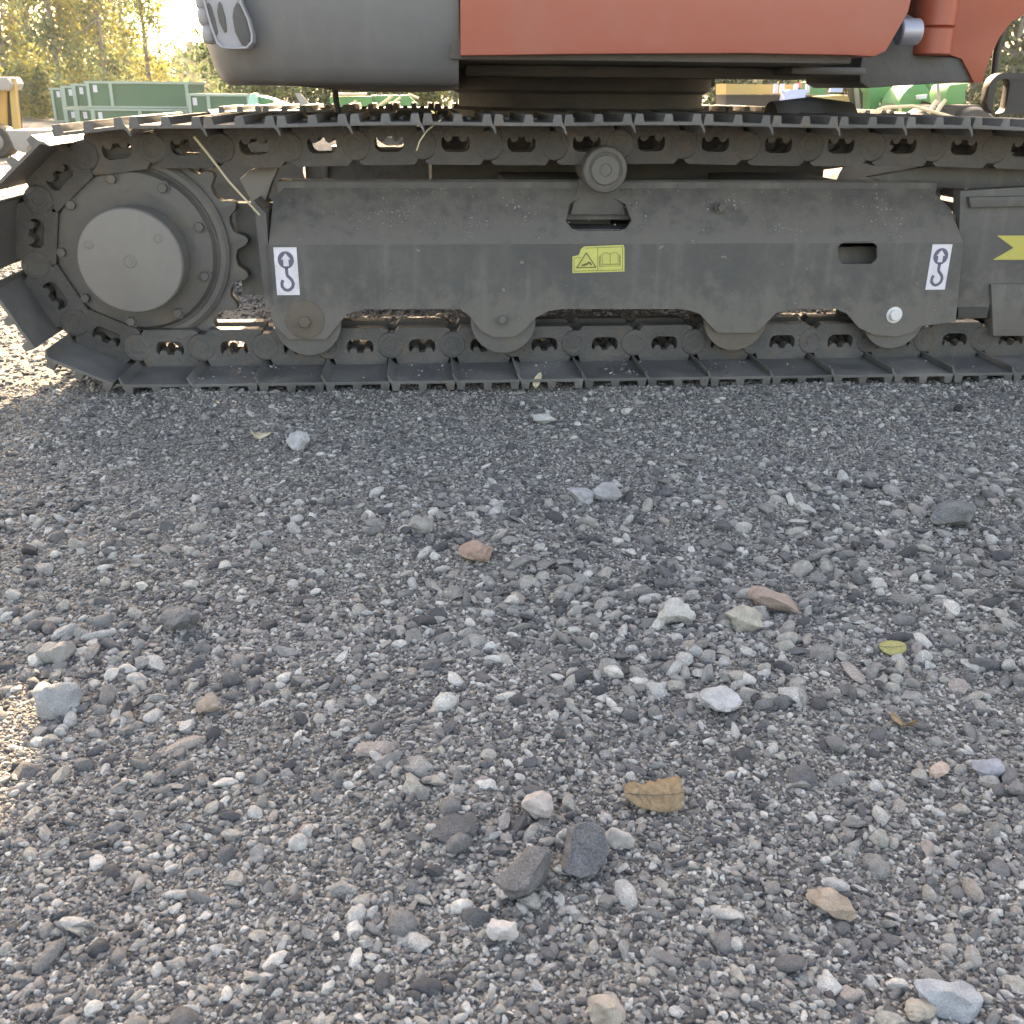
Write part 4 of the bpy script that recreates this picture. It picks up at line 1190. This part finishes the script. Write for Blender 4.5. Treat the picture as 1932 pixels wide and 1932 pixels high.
# right: yellow digger
t = thing('yellow_digger', 'yellow digger with pale blue windows behind the swing bearing', 'digger')
poly(t, 'engine_cover', 'mach_yellow', [(1370, 158), (1500, 160), (1500, 177), (1370, 178)], 14, 0.5)
poly(t, 'undercarriage', 'black', [(1370, 179), (1560, 179), (1556, 228), (1370, 228)], 14.1, 0.5)
poly(t, 'window', 'blue', [(1484, 172), (1490, 169), (1522, 169), (1518, 190), (1480, 190)], 13.6, 0.2)
poly(t, 'tail_lamp', 'red', [(1503, 156), (1511, 156), (1513, 164), (1505, 165)], 13.8, 0.05)
poly(t, 'rear_cover', 'mach_yellow', [(1552, 182), (1592, 179), (1602, 184), (1605, 204), (1580, 196), (1552, 190)], 13.5, 0.4)
poly(t, 'window', 'blue', [(1566, 174), (1570, 154), (1596, 154), (1588, 174)], 13.5, 0.05)
for x in (1462, 1474, 1500, 1522):
    poly(t, 'panel_strip', 'white', [(x, 158), (x + 7, 158), (x + 5, 176), (x - 2, 176)], 13.7, 0.04)
t = thing('green_telehandler', 'green machine with upright mast and loader arm', 'loader')
poly(t, 'cab_panel', 'green', [(1528, 155), (1558, 150), (1560, 180), (1532, 184)], 14.5, 0.4)
poly(t, 'loader_arm', 'green', [(1622, 146), (1640, 135), (1662, 140), (1690, 165), (1700, 200), (1682, 204), (1664, 184), (1652, 214), (1640, 214), (1640, 176)], 13.2, 0.2)
for x, c_ in ((1602, 'black'), (1612, 'grey_steel'), (1624, 'black'), (1634, 'grey_steel'), (1646, 'black')):
    rod(t, 'mast_rail', c_, (x, 152), (x + 10, 236), 13.6, 0.045)
wheel(t, 1600, 230, 14, 0.35); wheel(t, 1690, 230, 14, 0.35)
t = thing('green_tractor', 'green tractor with rounded fender and slanted beam', 'tractor')
p = at(1736, 205, 12.5)
arc = [(1698, 214)] + [(1745 + 50 * math.cos(R(a)), 207 + 52 * math.sin(R(a)) * -1) for a in range(175, 20, -15)] + [(1776, 200), (1740, 190), (1724, 214)]
poly(t, 'fender', 'green', arc, 12.5, 0.5, 0.02)
poly(t, 'beam', 'green', [(1752, 158), (1768, 152), (1812, 216), (1790, 218)], 12.2, 0.1)
poly(t, 'hood', 'green', [(1775, 160), (1800, 158), (1812, 175), (1812, 200), (1785, 200)], 12.8, 0.5)
poly(t, 'engine', 'black', [(1690, 206), (1830, 206), (1830, 232), (1690, 232)], 12.7, 0.4)
poly(t, 'lamp', 'white', [(1730, 180), (1750, 178), (1748, 186), (1732, 187)], 12.15, 0.04)
wheel(t, 1735, 230, 12.6, 0.4); wheel(t, 1800, 230, 12.6, 0.3)
t = thing('green_tractor', 'green tractor with square roll bar at the right edge', 'tractor')
poly(t, 'hood', 'green', [(1785, 176), (1792, 160), (1830, 156), (1822, 172), (1822, 196), (1788, 198)], 11.2, 0.4, 0.02)
rod(t, 'roll_bar', 'cream', (1767, 152), (1848, 150), 11, 0.022)
rod(t, 'roll_bar', 'grey_steel', (1769, 152), (1772, 200), 11, 0.018)
rod(t, 'lever', 'cream', (1752, 214), (1768, 190), 10.9, 0.02)
rod(t, 'lever', 'cream', (1766, 214), (1784, 188), 10.9, 0.02)
poly(t, 'chassis', 'black', [(1750, 199), (1850, 198), (1850, 232), (1750, 232)], 11.3, 0.4)
wheel(t, 1760, 230, 11.2, 0.3); wheel(t, 1840, 230, 11.2, 0.3)
t = thing('tubular_trailer', 'low trailer frame of cream tubes beyond the track', 'trailer')
fr = MB()
for pl in ([(1652, 216), (1656, 208), (1668, 203), (1722, 200), (1800, 222)], [(1698, 202), (1698, 226)], [(1668, 203), (1684, 214)]):
    fr.tube([at(a, b_, 9.0) for a, b_ in pl], 0.013, 8)
fr.build('tube_frame', M['cream'], t, 60)
poly(t, 'bed', 'black', [(1660, 222), (1830, 222), (1830, 236), (1660, 236)], 9.1, 0.9)
wheel(t, 1700, 230, 9.2, 0.2)

# ------------------------------------------------------------------ trees
def crown_mesh(name, seed, h, w, n, mats, leaf_s, low=0.0, droop=1.0):
    rs = np.random.default_rng(seed)
    # sprays hung on limbs
    nb = 46
    vs_, fs, mi = [], [], []
    tips = []
    for b_ in range(nb):
        z = low + (h - low) * (b_ + rs.uniform(0, 1)) / nb
        f = 1 - (z / h) ** 1.6 * 0.8
        a = rs.uniform(0, 6.283)
        l = w * f * rs.uniform(0.35, 1.0)
        tips.append((z, a, l))
    per = n // nb
    for z, a, l in tips:
        gold = rs.uniform() < 0.45
        t = rs.uniform(0.15, 1, per) ** 0.7
        strand = rs.integers(0, 7, per)
        sa = a + (strand - 3) * 0.16
        r_ = l * t * (0.75 + 0.25 * rs.uniform(size=per))
        x = np.cos(sa) * r_ + rs.normal(0, 0.11 * w, per)
        y = np.sin(sa) * r_ + rs.normal(0, 0.11 * w, per)
        zz = z + 0.35 * r_ - droop * t ** 2 * rs.uniform(0.2, 1.0, per) * (0.9 + 0.3 * (strand % 3)) + rs.normal(0, 0.15, per)
        for k in range(per):
            if zz[k] < 0.05: continue
            d = rs.normal(size=3); d /= np.linalg.norm(d); d[2] = d[2] * 0.6 - 0.5
            e_ = np.cross(d, rs.normal(size=3)); e_ /= np.linalg.norm(e_) + 1e-6
            s = leaf_s * rs.uniform(0.6, 1.4)
            c = np.array((x[k], y[k], zz[k]))
            o_ = len(vs_)
            vs_ += [c - d * s, c + e_ * s * 0.45, c + d * s, c - e_ * s * 0.45]
            fs.append((o_, o_ + 1, o_ + 2, o_ + 3)); mi.append(1 if gold else 0)
    me = bpy.data.meshes.new(name)
    me.from_pydata([tuple(v) for v in vs_], [], fs)
    for m in mats: me.materials.append(m)
    me.polygons.foreach_set('material_index', np.array(mi, dtype=np.int32))
    me.update()
    return me
def trunk_mesh(h, r_, seed, limbs=12):
    rs = random.Random(seed)
    m = MB()
    pts = [(rs.uniform(-.06, .06) * h * 0.2 * (k / 6), rs.uniform(-.06, .06) * h * 0.2 * (k / 6), h * k / 6) for k in range(7)]
    m.tube(pts, r_, 8, r_ * 0.2)
    for k in range(limbs):
        i = rs.randint(1, 5)
        p = Vector(pts[i]) ; a = rs.uniform(0, 6.28); l = h * 0.16 * rs.uniform(.6, 1.2)
        q = p + Vector((math.cos(a) * l, math.sin(a) * l, l * 0.7)); q2 = q + Vector((math.cos(a) * l * .6, math.sin(a) * l * .6, -l * 0.15))
        m.tube([p, q, q2], r_ * 0.3, 5, r_ * 0.08)
    return m.mesh('trunk', M['bark'], 60)
CR = [crown_mesh('crown', 40 + i, 11 + i % 3, 2.2 + 0.3 * (i % 2), 5600, [M['birch_leaf'], M['birch_gold']], 0.105, 0.5, 1.5) for i in range(5)]
TR = [trunk_mesh(11.5, 0.10, 60 + i) for i in range(3)]
birches = [
 (-60, 40, 'tall', .95), (20, 36, '', 1.0), (75, 44, '', 1.05), (118, 33, '', .85), (165, 47, '', 1.1), (205, 38, '', 1.0), (250, 42, '', .9), (288, 35, '', .75), (345, 70, '', .22), (405, 62, '', .45), (372, 85, '', .3),
 (-160, 52, '', 1.1), (140, 60, '', 1.1), (50, 62, '', 1.2), (235, 66, '', 1.1)]
desc = ['birch at the far left edge with drooping yellow-green leaves', 'birch above the yellow loader with golden lower leaves', 'dense drooping birch behind the small bushes', 'birch with dark trunk showing left of the stacked bins',
 'tall loose birch behind the stacked bins', 'birch with gaps of sky above the bins', 'yellow birch over the large upper bin', 'slim birch with leaning bare top beside the bright sky', 'small distant birch in the gap of sky', 'small distant birch next to the counterweight', 'faint distant birch below the white sky',
 'birch beyond the left edge of the yard', 'back-row birch behind the tall green bin', 'back-row birch behind the yellow loader', 'back-row birch between the nearer yellow ones']
for i, ((px, Y, _, s), d_) in enumerate(zip(birches, desc)):
    p = at(px, 200, Y)
    t = thing('birch_tree', d_, 'tree', group='birches behind the yard')
    c_ = obj('crown', CR[i % 5], t); k_ = obj('trunk', TR[i % 3], t)
    t.location = (p.x, Y, 0); t.rotation_euler = (0, 0, i * 1.3); t.scale = (s, s, s)
CB = [crown_mesh('crown', 80 + i, 9, 2.6, 5200, [M['birch_leaf'], M['dark_leaf']], 0.13, 0.2, 0.8) for i in range(3)]
CD = [crown_mesh('crown', 90 + i, 10, 2.6, 5200, [M['dark_leaf'], M['dark_leaf']], 0.14, 0.1, 0.6) for i in range(3)]
right = [(470, 30, 0), (560, 31, 0), (640, 30, 1), (720, 33, 0), (790, 29, 0), (860, 31, 0), (940, 32, 1), (1080, 34, 1), (1220, 33, 1), (1350, 32, 1), (1450, 30, 1), (1560, 31, 1), (1650, 29, 1), (1740, 31, 1), (1830, 28, 1), (1900, 25, 1), (1980, 27, 1), (2080, 29, 1)]
names_r = ['behind the mint coloured end panel', 'behind the green implement', 'left of the green mower', 'behind the green mower', 'sunlit in the gap left of the swing bearing', 'hidden mostly by the swing bearing', 'behind the swing bearing', 'behind the middle of the machine', 'behind the right of the swing bearing', 'left of the yellow digger', 'behind the yellow digger', 'behind the telehandler cab panel', 'behind the loader mast', 'behind the rounded tractor fender', 'behind the boom foot', 'dark and close in the top right corner', 'beyond the blade bracket', 'at the far right beyond the frame edge']
for i, ((px, Y, dk_), nm) in enumerate(zip(right, names_r)):
    p = at(px, 200, Y)
    t = thing('leafy_tree', ('dark green tree ' if dk_ else 'yellow-green leafy tree ') + nm, 'tree', group='trees behind the machines')
    c_ = obj('crown', (CD if dk_ else CB)[i % 3], t); k_ = obj('trunk', TR[i % 3], t)
    t.location = (p.x, Y, 0); t.rotation_euler = (0, 0, i * 2.1); t.scale = (0.8, 0.8, 0.8)
BU = [crown_mesh('bush', 120 + i, 1.3, 0.8, 1500, [M['birch_leaf'], M['birch_gold']], 0.06, 0.05, 0.3) for i in range(2)]
for i, (px, Y, d_) in enumerate(((40, 27, 'bush behind the yellow loader arm'), (62, 26, 'bush between the loader bucket and the trees'), (84, 25.5, 'bush with yellow leaves left of the bins'), (100, 28, 'bush against the tall green bin'), (490, 24, 'bush behind the mint end panel'), (800, 22, 'sunlit yellow bush in the gap beside the swing bearing'))):
    p = at(px, 200, Y)
    o = obj('bush', BU[i % 2]); o.location = (p.x, Y, 0); o.rotation_euler = (0, 0, i); o.scale = (1.1, 1.1, 0.9)
    tag(o, d_, 'bush', 'bushes at the edge of the yard')
# far wood that closes the horizon
wd = []
rs = np.random.default_rng(5)
nW = 26000
wx = rs.uniform(-170, 200, nW); wy = 118 + rs.uniform(0, 14, nW)
wz = rs.uniform(0, 1, nW) ** 0.8 * (3.2 + 0.9 * np.sin(wx * 0.21) + 0.6 * np.sin(wx * 0.77 + 1))
vs_, fs = [], []
for k in range(nW):
    d = rs.normal(size=3) * 0.55; e_ = rs.normal(size=3) * 0.4
    c = np.array((wx[k], wy[k], max(0.1, wz[k])))
    o_ = len(vs_)
    vs_ += [tuple(c - d), tuple(c + e_), tuple(c + d), tuple(c - e_)]
    fs.append((o_, o_ + 1, o_ + 2, o_ + 3))
me = bpy.data.meshes.new('far_wood'); me.from_pydata(vs_, [], fs); me.materials.append(M['birch_leaf'])
tag(obj('far_wood', me), 'far wood of yellowing trees closing the view', kind='stuff')

# thin haze volume added to pale the background like lens glare
hz = MB(); hz.box((-290, -75, -1.0), (290, 150, 17))
hm = bpy.data.materials.new('haze'); hm.use_nodes = True
hn = hm.node_tree
for n_ in list(hn.nodes):
    if n_.type == 'BSDF_PRINCIPLED': hn.nodes.remove(n_)
pv = hn.nodes.new('ShaderNodeVolumePrincipled')
pv.inputs['Color'].default_value = (0.93, 0.94, 0.95, 1)
pv.inputs['Density'].default_value = 0.0006
pv.inputs['Anisotropy'].default_value = 0.3
hn.links.new(pv.outputs[0], [n_ for n_ in hn.nodes if n_.type == 'OUTPUT_MATERIAL'][0].inputs['Volume'])
tag(hz.build('haze', hm), 'thin pale haze added over the yard to lighten the background', kind='stuff')
